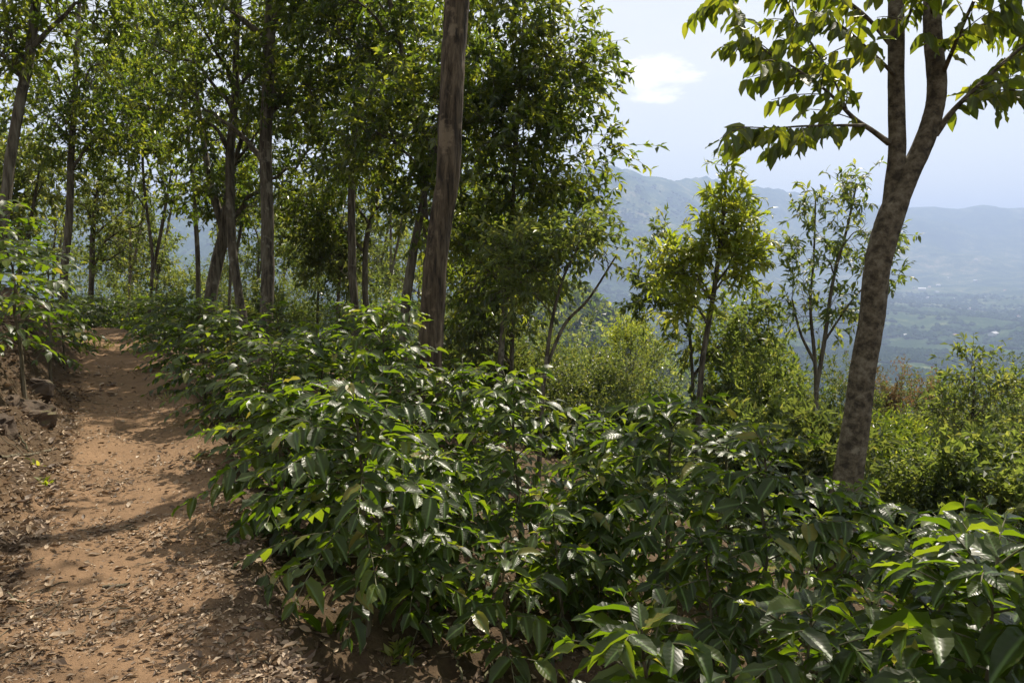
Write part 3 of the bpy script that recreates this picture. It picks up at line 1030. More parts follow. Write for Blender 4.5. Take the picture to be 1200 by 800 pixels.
# leafy limbs: pixel paths, width, distance offset along the path
LIMBS = [[(1042, 168, 9, 0), (1022, 153, 7, -.05), (1000, 138, 6, -.1), (970, 108, 4, -.2), (935, 82, 3, -.3), (900, 62, 3, -.3), (880, 42, 2, -.3), (862, 20, 1, -.3)],
         [(1012, 147, 6, -.08), (985, 147, 4, -.25), (940, 148, 3, -.4), (905, 150, 2, -.5), (858, 148, 1, -.5)],
         [(992, 128, 4, -.1), (975, 90, 3, 0), (950, 50, 3, .1), (928, 15, 2, .1), (915, -20, 2, .1)],
         [(1050, 60, 8, 0), (1015, 20, 6, .1), (975, -10, 4, .1), (930, -30, 3, .1), (880, -25, 2, .1), (840, -10, 2, .1)],
         [(1050, 90, 6, 0), (1020, 60, 4, -.2), (985, 30, 3, -.4), (950, 12, 2, -.5)],
         [(1052, 40, 5, 0), (1068, 10, 4, -.3), (1066, -40, 3, -.5)],
         [(1096, 158, 10, 0), (1115, 132, 8, 0), (1145, 102, 6, 0), (1180, 70, 5, .05), (1225, 35, 4, .1), (1280, 0, 3, .1)],
         [(1142, 106, 3, 0), (1165, 106, 2, -.1), (1185, 106, 2, -.15), (1215, 112, 2, -.2)],
         [(1103, 90, 8, 0), (1116, 60, 6, -.2), (1135, 15, 5, -.4), (1160, -30, 4, -.5), (1200, -60, 3, -.5)],
         [(1100, 60, 5, 0), (1130, 40, 4, .3), (1165, 25, 3, .5), (1200, 30, 2, .6), (1240, 50, 2, .7)],
         [(1096, 0, 8, 0), (1120, -40, 6, .3), (1170, -70, 4, .5), (1220, -60, 3, .6)],
         [(1094, 20, 6, 0), (1082, -30, 4, -.5), (1050, -60, 3, -.8)],
         [(1100, -100, 9, 0), (1180, -125, 7, 0), (1300, -110, 5, 0), (1420, -60, 3, -.2), (1500, -20, 2, -.3)],  # this and the next limb: out of view, added to shade the bottom right bushes
         [(1096, -20, 9, 0), (1190, -55, 7, .2), (1320, -30, 5, .3), (1440, 30, 3, .3), (1500, 60, 2, .3)],
         [(1100, -120, 8, 0), (1150, -190, 6, .5), (1250, -220, 4, .8), (1360, -190, 3, 1.)],
         [(1100, -110, 8, 0), (1190, -170, 6, -.3), (1300, -190, 5, -.7), (1410, -180, 3, -1.0), (1490, -150, 2, -1.1)],  # three more unseen limbs from here, added to deepen that shade
         [(1100, -60, 8, 0), (1210, -130, 6, -.2), (1330, -150, 5, -.3), (1440, -130, 3, -.5), (1530, -90, 2, -.6)],
         [(1190, -125, 6, -.3), (1270, -210, 5, -.6), (1340, -260, 3, -.7), (1420, -280, 2, -.8)],
         [(1098, -90, 8, 0), (1050, -160, 6, -.6), (980, -180, 4, -1.), (900, -150, 3, -1.2)],  # unseen limb put back to shade the bottom centre
         [(1060, -60, 7, 0), (1000, -90, 5, .9), (930, -110, 3, 1.4), (880, -90, 2, 1.5)]]
LP, LDIR, LN, LL = [], [], [], []
for lm in LIMBS:
    q = spline([np.append(at(a, b, RD + o) - rl, w * s_ / 2) for a, b, w, o in lm], 40)
    g = Geo()
    tubes(g, q[None, :, :3], np.maximum(q[None, :, 3], .0028), 6)
    seg = np.linalg.norm(np.diff(q[:, :3], axis=0), axis=1)
    cum = np.concatenate([[0], np.cumsum(seg)])
    tot = cum[-1]
    carriers = [(q[:, :3], .22 if lm[0][2] > 3 else .08)]
    for u in np.arange(.28, .98, .085 / max(tot, .6) * 1.15):
        i = int(u * 38)
        tdir = unit(q[i + 1, :3] - q[i, :3])
        side = unit(np.cross(tdir, [0, 0, 1.0])) * (1 if len(carriers) % 2 else -1)
        dd = unit(tdir * .7 + side * (.5 + .4 * rng.random()) + np.array([0, 0, .25 * rng.normal()]))
        ln = .22 + .26 * rng.random() * (1.1 - .5 * u)
        x = np.linspace(0, 1, 7)[:, None]
        c = q[i, :3] + dd * ln * x + np.array([0, 0, -.22]) * ln * x ** 2
        tubes(g, c[None], np.linspace(.004, .002, 7)[None], 4)
        carriers.append((c, .25))
    g.build('limb', M['twig'] if lm[0][2] < 5 else M['bark_right'], root)
    for c, s0 in carriers:
        L = np.linalg.norm(np.diff(c, axis=0), axis=1).sum()
        n = max(3, int(L * (1 - s0) / .024))
        for j, u in enumerate(np.linspace(s0, 1, n)):
            x = u * (len(c) - 1)
            i = min(int(x), len(c) - 2)
            p = c[i] + (c[i + 1] - c[i]) * (x - i)
            td = unit(c[i + 1] - c[i])
            sd = unit(np.cross(td, [0, 0, 1.0])) * (1 if j % 2 else -1)
            if rng.random() < .12:
                continue
            LP.append(p + np.array([0, 0, -.008]))
            LDIR.append(td * .45 + sd * (.40 + .35 * rng.random()) + np.array([0, 0, -.35 - .65 * rng.random()]) + rng.normal(size=3) * .24)
            LN.append(sd * .7 + np.array([0, 0, .7]) + rng.normal(size=3) * .5)
            LL.append((.10 + .058 * rng.random()) * (.6 if rng.random() < .15 else 1) - .03 * (u > .95))
LP, LDIR, LN, LL = map(np.array, (LP, LDIR, LN, LL))
cam_l = LP + rl - CAM
zc = cam_l @ FWD
pyv = 400 - 1000 * (cam_l @ UP) / zc
pxv = 600 + 1000 * (cam_l @ RIGHT) / zc
vis = np.where((pyv > -15) & (pxv < 1215))[0]
own = rng.permutation(vis)[:300]
rest = np.setdiff1d(np.arange(len(LP)), own)
RLM = leaf_mesh_set('leaf', M['right'])
put_leaves(root, RLM, LP[own], LDIR[own], LN[own], LL[own], LL[own] * .46)
g = Geo()
for k in range(4):
    q = rest[k::4]
    leaves(g, leaf_full(k), LP[q], LDIR[q], LN[q], LL[q], LL[q] * .46)
m2 = M['right'].copy()
m2.name = 'toothed_leaf_joined'
nt = m2.node_tree
at_n = nt.nodes.new('ShaderNodeAttribute')
at_n.attribute_name = 'tint'
for n in list(nt.nodes):
    if n.type == 'OBJECT_INFO':
        for l in list(n.outputs['Random'].links):
            nt.links.new(at_n.outputs['Fac'], l.to_socket)
tag(g.build('crown', m2, root), kind='stuff')
print('right tree leaves', len(LP), 'visible', len(vis))

# ------------------------------------------------------------------ coffee bushes
CLM = leaf_mesh_set('leaf', M['coffee_near'])
N_LEAF = 0


def coffee(top_px, top_py, depth, R, label, near, group=None, low=.09, nb=None, lsize=.130, seed=0):
    global N_LEAF
    rr = np.random.default_rng(1000 + seed)
    top = at(top_px, top_py, depth)
    gz = ground(top[0], top[1])
    H = top[2] - gz - .05
    H = max(H, .35)
    root = link('coffee_bush', None)
    root.location = (top[0], top[1], gz)
    tag(root, label, 'coffee bush', group)
    lean = rr.normal(size=2) * .05 * H
    st = np.array([[lean[0] * t * t, lean[1] * t * t, H * t] for t in np.linspace(0, 1, 10)])
    st[0, 2] = -.08
    st[1:, :2] += rr.normal(size=(9, 2)) * .008
    g = Geo()
    tubes(g, st[None], np.linspace(.006 + .009 * H, .004, 10)[None], 8)
    g.build('stem', M['stem'], root)
    nb = int(nb * 1.25) if nb else int((25 + 17 * H) * (1 if near else 1.3))
    pos, dr, nr_, le = [], [], [], []
    bl = []
    for k in range(nb):
        f = low + (.98 - low) * ((k + .5) / nb) ** .78
        az = k * 2.39996 + rr.normal() * .25
        prof = 1 - ((f - .42) / .74) ** 2 if f > .42 else .72 + .28 * (f - low) / (.42 - low)
        L = R * max(prof, .38) * (.82 + .36 * rr.random())
        el = math.radians(2 + 46 * max(0, f - .3) / .7 + rr.normal() * 9)
        h = np.array([math.cos(az), math.sin(az), 0])
        t = np.linspace(0, 1, 8)[:, None]
        x = f * 9
        i = min(int(x), 8)
        p0 = st[i] + (st[i + 1] - st[i]) * (x - i)
        c = p0 + h * math.cos(el) * L * t + np.array([0, 0, 1.0]) * (math.sin(el) * L * t - .30 * L * t ** 2 * (.6 + .8 * rr.random()))
        c += np.cross(h, [0, 0, 1]) * rr.normal() * .10 * L * t ** 2
        bl.append((c, np.linspace(.0045, .0022, 8)))
        npair = max(2, int(L * .82 / (.56 * lsize)))
        for j in range(npair + 1):
            u = .20 + .80 * j / npair
            x = u * 7
            i = min(int(x), 6)
            p = c[i] + (c[i + 1] - c[i]) * (x - i)
            td = unit(c[i + 1] - c[i])
            sd = unit(np.cross(td, [0, 0, 1.0]))
            last = j == npair
            for sg in (-1, 1):
                if rr.random() < .06:
                    continue
                fw = (1.1 if last else .50) + .25 * rr.random()
                droop = .0 + .60 * rr.random() ** 1.3 if not last else .05 + .3 * rr.random()
                v = td * fw + sd * sg * (.9 if not last else .55) + np.array([0, 0, -droop])
                nrm = np.array([0, 0, 1.0]) + sd * sg * (.25 * rr.normal() - .1) + rr.normal(size=3) * .20
                ll = lsize * (.58 + .62 * rr.random()) * (.68 if last else 1) * (1 - .12 * (f > .85))
                pos.append(p); dr.append(v); nr_.append(nrm); le.append(ll)
    # young upright leaves at the top
    for k in range(6):
        a = k * 1.571 + .4 * (k // 2)
        h = np.array([math.cos(a), math.sin(a), 0])
        z = H - .10 * (k // 2) * .5
        pos.append(np.array([st[-1, 0], st[-1, 1], z]))
        dr.append(h + np.array([0, 0, .75 - .35 * (k // 2)]))
        nr_.append(np.array([0, 0, 1.0]) - h * .5)
        le.append(lsize * (.55 + .18 * (k // 2)))
    pos, dr, nr_, le = map(np.array, (pos, dr, nr_, le))
    wid = le * (.45 + .10 * rr.random(len(le)))
    if near:
        for c, r in bl:
            g = Geo()
            tubes(g, c[None], r[None], 5)
            g.build('branch', M['twig'], root)
        order = np.argsort(np.linalg.norm(pos + np.array(root.location) - CAM, axis=1))
        a, b = order[:300], order[300:]
        put_leaves(root, CLM, pos[a], dr[a], nr_[a], le[a], wid[a])
        N_LEAF += len(a)
    else:
        g = Geo()
        tubes(g, np.array([c for c, r in bl]), np.array([r for c, r in bl]), 4)
        tag(g.build('twig_work', M['twig'], root), kind='stuff')
        b = np.arange(len(pos))
    if len(b):
        g = Geo()
        tpls = [leaf_full(k) for k in range(4)] if depth < 6 and not near else [leaf_mid()] * 4
        for k in range(4):
            q = b[k::4]
            leaves(g, tpls[k], pos[q], dr[q], nr_[q], le[q], wid[q], rr.random(len(q)))
        tag(g.build('foliage', M['coffee'], root), kind='stuff')
    return root


ROW = 'coffee bushes in the row along the path'
CB = [  # top px, py, depth, radius, near, label, options
    (424, 446, 4.1, .62, 1, 'glossy coffee bush on a bare stem, casting its shadow on the path edge', {'low': .2}),
    (322, 446, 5.0, .50, 1, 'coffee bush leaning its leafy side over the path edge, just behind the nearest one', {}),
    (450, 350, 6.4, .60, 1, 'tallest coffee bush, standing up before the foot of the thick peeling trunk', {}),
    (610, 438, 5.3, .62, 1, 'broad dark coffee bush in shade mid-slope, right of the peeling trunk', {}),
    (785, 462, 4.8, .62, 1, 'coffee bush below the yellow-green sapling, with light shining under its leaves', {}),
    (905, 500, 4.2, .52, 1, 'coffee bush with bright backlit leaves left of the foot of the forked tree', {}),
    (1092, 585, 3.5, .52, 1, 'dark coffee bush on the slope right of the foot of the forked tree', {}),
    (765, 706, 2.55, .46, 1, 'low coffee bush with large shining leaves at the bottom edge of the view', {'nb': 17, 'lsize': .175}),
    (1165, 625, 2.75, .56, 1, 'large-leaved dark coffee bush filling the bottom right corner', {'lsize': .175}),
    (945, 700, 2.9, .40, 1, 'low coffee bush between the two large-leaved ones at the bottom', {'nb': 15, 'lsize': .16}),
    (660, 590, 4.5, .36, 1, 'small coffee bush in deep shade over the leaf litter in the middle', {'nb': 13}),
    (380, 386, 6.9, .62, 1, 'first rounded coffee bush of the path row behind the leaning one', {}),
    (545, 428, 6.6, .55, 1, 'coffee bush squeezed between the peeling trunk and the broad dark bush', {}),
    (700, 485, 6.0, .55, 1, 'coffee bush standing behind the gap between the broad dark bush and its right neighbour', {}),
    (1000, 560, 4.9, .50, 1, 'coffee bush right in front of the foot of the forked tree', {}),
    (276, 366, 8.0, .68, 0, 'second rounded coffee bush of the path row, counted from the leaning one', {}),
    (236, 354, 9.6, .70, 0, 'middle coffee bush of the path row where the path starts to narrow', {}),
    (208, 348, 11.4, .72, 0, 'coffee bush of the path row under the stout forked tree', {}),
    (191, 346, 13.4, .72, 0, 'last but one coffee bush of the path row before the bend', {}),
    (179, 346, 15.4, .72, 0, 'last coffee bush of the path row at the bend', {}),
    (312, 396, 6.5, .60, 0, 'coffee bush of the path row right behind the leaning one, on the path lip', {}),
    (395, 470, 5.2, .45, 0, 'coffee bush wedged between the nearest bush and the first rounded one', {}),
    (700, 545, 5.0, .42, 0, 'low coffee bush filling the gap right of the broad dark one', {}),
    (1230, 600, 3.6, .50, 0, 'coffee bush cut off by the right edge above the large-leaved corner bush', {}),
    (455, 385, 7.4, .6, 0, 'coffee bush hidden behind the tallest one', {}),
    (335, 356, 9.6, .62, 0, 'coffee bush in the second row at the foot of the straight dark trunk', {}),
    (405, 358, 8.6, .62, 0, 'coffee bush in the second row left of the tallest bush', {}),
    (500, 400, 8.3, .60, 0, 'coffee bush at the very foot of the thick peeling trunk', {}),
    (585, 455, 8.2, .60, 0, 'coffee bush in the back row under the leafy edge tree', {}),
    (860, 510, 6.0, .58, 0, 'coffee bush in the back row below the trunk of the yellow-green sapling', {}),
    (1150, 615, 4.6, .52, 0, 'coffee bush at the right edge in front of the yellow-green shrub', {}),
    (500, 610, 4.3, .34, 0, 'knee-high coffee bush in shade right of the nearest coffee stem', {'nb': 14}),
    (590, 640, 4.0, .30, 0, 'knee-high coffee bush over the shaded litter left of the small one', {'nb': 12}),
    (505, 520, 4.9, .42, 0, 'half hidden coffee bush between the nearest bush and the broad dark one', {}),
    (840, 620, 4.0, .36, 0, 'shaded low coffee bush below the bright backlit one', {'nb': 15}),
    (1040, 690, 3.3, .36, 0, 'shaded low coffee bush left of the large-leaved corner bush', {'nb': 15}),
    (96, 348, 17.5, .75, 0, 'dark coffee bush closing the end of the path on its left', {}),
    (126, 350, 18.5, .80, 0, 'dark coffee bush straight at the end of the path', {}),
    (158, 350, 18.0, .80, 0, 'dark coffee bush at the end of the path, right of the middle', {}),
    (14, 226, 7.2, .50, 0, 'tall bright coffee bush on top of the bank at the left edge', {'low': .30, 'nb': 34, 'lsize': .13}),
    (-45, 225, 6.4, .50, 0, 'coffee bush on the bank cut off by the left edge', {'low': .30, 'nb': 34, 'lsize': .13}),
    (50, 278, 8.6, .42, 0, 'dark coffee bush on the bank right of the tall bright one', {'low': .22, 'nb': 30, 'lsize': .125}),
    (24, 268, 9.6, .45, 0, 'coffee bush on the bank hidden behind the tall bright one', {'low': .15, 'nb': 26, 'lsize': .125}),
    (70, 325, 10.6, .40, 0, 'small coffee bush overhanging the left side of the path', {'low': .05, 'nb': 24, 'lsize': .12}),
    (84, 348, 13.5, .45, 0, 'farthest coffee bush on the bank before the bend', {'low': .05, 'lsize': .12}),
]
for i, (px, py, dep, R, near, lab, opt) in enumerate(CB):
    coffee(px, py, dep, R, lab, bool(near), seed=i, **opt)
print('leaf objects', N_LEAF)

# ------------------------------------------------------------------ shrubs on the slope
def shrub(px, py, depth, rpx, m, label, group=None, leaf=(.10, .042), n=70, squash=1.0, name='shrub'):
    top = at(px, py, depth)
    gz = ground(top[0], top[1])
    s = depth / 1000
    r = rpx * s
    H = max(top[2] - gz, .8)
    root = link(name, None)
    root.location = (top[0], top[1], gz)
    tag(root, label, 'shrub' if name == 'shrub' else 'tree', group)
    cz = max(H - r * 1.05 * squash, H * .5)
    rz = H - cz
    tips = rand_ellipsoid(n, np.array([0, 0, cz]), np.array([r, r, rz]), .45)
    if cz > 1.2 * rz:      # skirt so that tall ones are leafy lower down too
        tips = np.concatenate([tips, rand_ellipsoid(n // 2, np.array([0, 0, cz * .5]), np.array([r * .85, r * .85, cz * .5]), .5)])
    tips = tips[tips[:, 2] > .15]
    lump = unit(tips - np.array([0, 0, cz]))
    tips = tips + lump * (fbm(tips[:, 0] * 1.1 + px, tips[:, 1] * 1.1 + tips[:, 2], 2)[:, None]) * r * 1.3
    ns = 5
    lg = Geo()
    lab_ = rng.integers(ns, size=len(tips))
    for k in range(ns):
        mine = tips[lab_ == k]
        if not len(mine):
            continue
        c = mine.mean(0) * .6 + np.array([math.cos(k * 1.26), math.sin(k * 1.26), 0]) * r * .35 + np.array([0, 0, H * .3])
        q = spline([[rng.normal() * .05, rng.normal() * .05, -.1, .012 + .010 * H], [c[0] * .35, c[1] * .35, c[2] * .45, .009 + .006 * H], [*c, .006 + .002 * H]], 9)
        g = Geo()
        tubes(g, q[None, :, :3], q[None, :, 3], 6)
        A = q[rng.integers(4, 9, size=len(mine)), :3]
        x = np.linspace(0, 1, 5)[None, :, None]
        Mid = (A + mine) / 2 + np.array([0, 0, .1]) * r
        tubes(g, A[:, None] * (1 - x) ** 2 + 2 * Mid[:, None] * x * (1 - x) + mine[:, None] * x ** 2, np.full((len(mine), 5), .008) * np.linspace(1, .4, 5), 3)
        g.build('stem', M['twig'], root)
        Tn, S, mm = len(mine), 6, 11
        o = unit(mine - np.array([0, 0, cz * .5]))
        sd = unit(o[:, None] * .6 + rng.normal(size=(Tn, S, 3)) * .5 + np.array([0, 0, .5]))
        ln = (.22 + .14 * r) * (.7 + .7 * rng.random((Tn, S, 1)))
        u = rng.random((Tn, S, mm, 1)) ** .6
        pos = mine[:, None, None] + sd[:, :, None] * ln[:, :, None] * (u * 1.5 - .3)
        ld = unit(sd[:, :, None] * .6 + rng.normal(size=(Tn, S, mm, 3)) * .55 + np.array([0, 0, -.12]))
        nn = np.array([0, 0, 1.0]) + rng.normal(size=(Tn, S, mm, 3)) * .5
        cnt = Tn * S * mm
        ll = leaf[0] * (.65 + .7 * rng.random(cnt))
        bt = np.repeat(rng.random(Tn * S) * .8, mm)
        leaves(lg, TPL_S, pos.reshape(-1, 3), ld.reshape(-1, 3), nn.reshape(-1, 3), ll, ll * leaf[1] / leaf[0], np.clip(bt + rng.normal(size=cnt) * .2, 0, 1))
    tag(lg.build('foliage', M[m], root, smooth=False), kind='stuff')


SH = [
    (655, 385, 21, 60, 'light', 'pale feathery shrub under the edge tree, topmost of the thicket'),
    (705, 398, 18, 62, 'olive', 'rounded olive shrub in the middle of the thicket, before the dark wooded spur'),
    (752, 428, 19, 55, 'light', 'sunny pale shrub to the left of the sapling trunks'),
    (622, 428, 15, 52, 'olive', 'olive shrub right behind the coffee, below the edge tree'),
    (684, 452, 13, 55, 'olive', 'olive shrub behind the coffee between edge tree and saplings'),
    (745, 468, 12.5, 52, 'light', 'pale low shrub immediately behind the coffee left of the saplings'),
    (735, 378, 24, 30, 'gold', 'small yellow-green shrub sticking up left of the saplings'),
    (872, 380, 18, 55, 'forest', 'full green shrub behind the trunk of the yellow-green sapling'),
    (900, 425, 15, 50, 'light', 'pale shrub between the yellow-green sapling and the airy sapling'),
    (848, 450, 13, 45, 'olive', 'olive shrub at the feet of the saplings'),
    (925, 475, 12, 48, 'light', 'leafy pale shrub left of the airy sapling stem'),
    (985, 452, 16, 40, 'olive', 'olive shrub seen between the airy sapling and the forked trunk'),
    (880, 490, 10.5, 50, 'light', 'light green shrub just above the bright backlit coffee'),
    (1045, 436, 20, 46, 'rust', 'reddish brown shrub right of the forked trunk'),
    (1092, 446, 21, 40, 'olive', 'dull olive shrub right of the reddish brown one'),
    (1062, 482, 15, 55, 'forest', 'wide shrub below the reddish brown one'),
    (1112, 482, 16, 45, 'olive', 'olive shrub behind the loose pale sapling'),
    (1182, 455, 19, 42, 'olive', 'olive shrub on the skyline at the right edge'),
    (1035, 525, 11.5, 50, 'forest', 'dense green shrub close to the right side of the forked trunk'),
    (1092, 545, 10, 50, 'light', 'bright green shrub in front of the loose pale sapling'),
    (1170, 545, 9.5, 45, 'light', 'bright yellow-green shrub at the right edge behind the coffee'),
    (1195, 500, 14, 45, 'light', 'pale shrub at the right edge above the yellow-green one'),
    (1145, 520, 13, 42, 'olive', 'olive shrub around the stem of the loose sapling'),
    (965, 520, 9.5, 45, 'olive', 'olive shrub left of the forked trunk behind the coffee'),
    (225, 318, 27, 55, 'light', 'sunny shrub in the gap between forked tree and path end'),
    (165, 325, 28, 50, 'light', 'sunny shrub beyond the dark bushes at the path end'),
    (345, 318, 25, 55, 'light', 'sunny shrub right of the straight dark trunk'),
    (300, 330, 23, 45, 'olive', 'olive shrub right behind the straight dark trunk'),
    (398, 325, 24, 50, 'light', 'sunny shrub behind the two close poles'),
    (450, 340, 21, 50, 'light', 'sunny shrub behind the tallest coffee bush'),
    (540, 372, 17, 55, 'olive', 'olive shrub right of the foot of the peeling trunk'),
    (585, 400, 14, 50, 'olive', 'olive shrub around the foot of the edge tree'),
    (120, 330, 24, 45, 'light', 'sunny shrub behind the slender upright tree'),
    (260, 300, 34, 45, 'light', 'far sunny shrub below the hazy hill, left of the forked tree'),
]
KINDS = [(.075, .028), (.10, .052), (.085, .036), (.125, .040), (.065, .034)]
for i, (px, py, dep, r, m, lab) in enumerate(SH):
    lf = KINDS[(i * 7 + i // 3) % 5]
    shrub(px, py, dep, r, m, lab, n=int((66 + r * .5) * (.085 / lf[0]) ** .8), leaf=lf)

# low plants under everything, and woods farther down
def scatter_px(n, y0, y1, x0=-80, x1=1280):
    """random ground points spread evenly over distance y0..y1"""
    y = np.exp(rng.uniform(math.log(y0), math.log(y1), n))
    x = (rng.uniform(x0, x1, n) - 600) / 1000 * y
    return x, y


x, y = scatter_px(5200, 8.5, 75)
d = sdist(x, y)
k = d > 5.2
x, y, d = x[k], y[k], d[k]
z = height(x, y)
n = len(x)
g = Geo()
mm = 14
size = .25 + .035 * y
c = np.stack([x, y, z], -1)[:, None] + rng.normal(size=(n, mm, 3)) * size[:, None, None] * np.array([.55, .55, .35]) + np.array([0, 0, .35]) * size[:, None, None]
dd = rng.normal(size=(n, mm, 3)) + np.array([0, 0, .2])
leaves(g, TPL_S, c.reshape(-1, 3), dd.reshape(-1, 3), (np.array([0, 0, 1.]) + rng.normal(size=(n, mm, 3)) * .5).reshape(-1, 3),
       np.repeat(.10 + .0075 * y, mm) * (.6 + .8 * rng.random(n * mm)), np.repeat(.05 + .0035 * y, mm), np.repeat(rng.random(n) * .7, mm))
tag(g.build('undergrowth', M['olive'], smooth=False), kind='stuff')

# woods on the slope and spur: tree crowns of many leaf clumps
g = Geo()
n = 2300
r = np.exp(rng.uniform(math.log(70), math.log(1300), n))
a = np.radians(rng.uniform(-36, 36, n))
n2 = 4200                                   # the spur in the gap between the trees is closely wooded
r = np.append(r, rng.uniform(330, 640, n2))
a = np.append(a, np.radians(rng.uniform(-3, 13, n2)))
n += n2
x, y = r * np.sin(a), r * np.cos(a)
z = height(x, y)
mm = 19
cr = (2.4 + 2.2 * rng.random(n)) * (1 + r / 1500)
v = unit(rng.normal(size=(n, mm, 3)))
v[..., 2] = np.abs(v[..., 2]) * 1.1 - .15
c = np.stack([x, y, z], -1)[:, None] + np.array([0, 0, 1.0]) * (cr * .6)[:, None, None] + v * cr[:, None, None] * (.75 + .3 * rng.random((n, mm, 1)))
leaves(g, TPL_S, c.reshape(-1, 3), (rng.normal(size=(n, mm, 3)) + v * .3).reshape(-1, 3), (v + rng.normal(size=(n, mm, 3)) * .45).reshape(-1, 3),
       np.repeat(cr * .74, mm), np.repeat(cr * .52, mm), np.repeat(np.clip(rng.random(n), 0, 1), mm))
tag(g.build('woods', M['forest'], smooth=False), kind='stuff')

# trees, hedges and fields on the valley floor and the mountain foot
ico_v, ico_f = [], []
ph = (1 + 5 ** .5) / 2
for s1 in (-1, 1):
    for s2 in (-1, 1):
        ico_v += [(0, s1, s2 * ph), (s1, s2 * ph, 0), (s2 * ph, 0, s1)]
ico_v = unit(np.array(ico_v, float))
from itertools import combinations
el_ = min(np.linalg.norm(ico_v[i] - ico_v[j]) for i, j in combinations(range(12), 2)) * 1.05
for i, j, k in combinations(range(12), 3):
    if all(np.linalg.norm(ico_v[p] - ico_v[q]) < el_ for p, q in ((i, j), (j, k), (i, k))):
        nrm = np.cross(ico_v[j] - ico_v[i], ico_v[k] - ico_v[i])
        ico_f.append((i, j, k) if nrm @ ico_v[i] > 0 else (i, k, j))
ico_f = np.array(ico_f)
oct_v = np.array([(1, 0, 0), (0, 1, 0), (-1, 0, 0), (0, -1, 0), (0, 0, 1), (0, 0, -.7)], float)
oct_f = np.array([(0, 1, 4), (1, 2, 4), (2, 3, 4), (3, 0, 4), (1, 0, 5), (2, 1, 5), (3, 2, 5), (0, 3, 5)])
n = 52000
r = np.exp(rng.uniform(math.log(1000), math.log(4600), n))
a = np.radians(np.where(rng.random(n) < .85, rng.uniform(3, 35, n), rng.uniform(-32, 3, n)))
x, y = r * np.sin(a), r * np.cos(a)
dens = fbm(x / 240, y / 150, 5, .6) + .5 * fbm(x / 60, y / 34, 3)
k = dens > -.05
x, y, r = x[k], y[k], r[k]
n = len(x)
z = height(x, y)
rad = (3.6 + 3.9 * rng.random(n)) * (1 + .10 * r / 1000)
th = rng.uniform(0, 1.57, n)
rot = np.stack([oct_v[None, :, 0] * np.cos(th)[:, None] - oct_v[None, :, 1] * np.sin(th)[:, None], oct_v[None, :, 0] * np.sin(th)[:, None] + oct_v[None, :, 1] * np.cos(th)[:, None], np.broadcast_to(oct_v[None, :, 2], (n, 6))], -1)
V = np.stack([x, y, z + rad * .5], -1)[:, None] + rot * rad[:, None, None] * (.75 + .5 * rng.random((n, 6, 1))) * np.array([1.25, 1.1, .85])
g = Geo()
g.add(V.reshape(-1, 3), f3=(oct_f[None] + (np.arange(n) * 6)[:, None, None]).reshape(-1, 3), tint=np.repeat(rng.random(n), 6))
mw, nt, p = mat('valley_tree')
nt.links.new(ramp(nt, nd(nt, 'ShaderNodeAttribute', attribute_name='tint').outputs['Fac'], [(0, (.015, .034, .014)), (.7, (.03, .055, .02)), (1, (.055, .08, .025))]), p.inputs['Base Color'])
p.inputs['Roughness'].default_value = 1
p.inputs['Specular IOR Level'].default_value = 0
tag(g.build('valley_woods', mw, smooth=False), kind='stuff')
print('valley trees', n)

# houses far down in the valley
mh = {}
for nm, col in (('white_wall', (.60, .58, .55)), ('tin_roof', (.42, .42, .43)), ('tile_roof', (.30, .13, .08))):
    mh[nm], nt, p = mat(nm)
    p.inputs['Roughness'].default_value = .6
    nz = noise_tex(nt, .8, 4, .5, nd(nt, 'ShaderNodeTexCoord').outputs['Object'])
    nt.links.new(ramp(nt, nz, [(.3, tuple(c * .75 for c in col)), (.7, col)]), p.inputs['Base Color'])


def house_meshes(w, l, h, roof):
    e = .8
    v = np.array([[-w, -l, 0], [w, -l, 0], [w, l, 0], [-w, l, 0], [-w, -l, h], [w, -l, h], [w, l, h], [-w, l, h], [0, -l, h + w * .5], [0, l, h + w * .5]], float)
    g = Geo()
    g.add(v, f3=[[4, 5, 8], [6, 7, 9]], f4=[[0, 1, 5, 4], [1, 2, 6, 5], [2, 3, 7, 6], [3, 0, 4, 7]])
    wall = g.mesh('wall', mh['white_wall'], False)
    t = .35
    z0, z1 = h - e * .25, h + w * .5 + .12
    rv = []
    for dz in (0, t):
        rv += [[-w - e, -l - e, z0 + dz], [0, -l - e, z1 + dz], [w + e, -l - e, z0 + dz], [-w - e, l + e, z0 + dz], [0, l + e, z1 + dz], [w + e, l + e, z0 + dz]]
    g = Geo()
    g.add(rv, f4=[[6, 7, 10, 9], [7, 8, 11, 10], [1, 0, 3, 4], [2, 1, 4, 5], [0, 1, 7, 6], [1, 2, 8, 7], [4, 3, 9, 10], [5, 4, 10, 11], [0, 6, 9, 3], [2, 5, 11, 8]])
    return wall, g.mesh('roof', mh[roof], False)


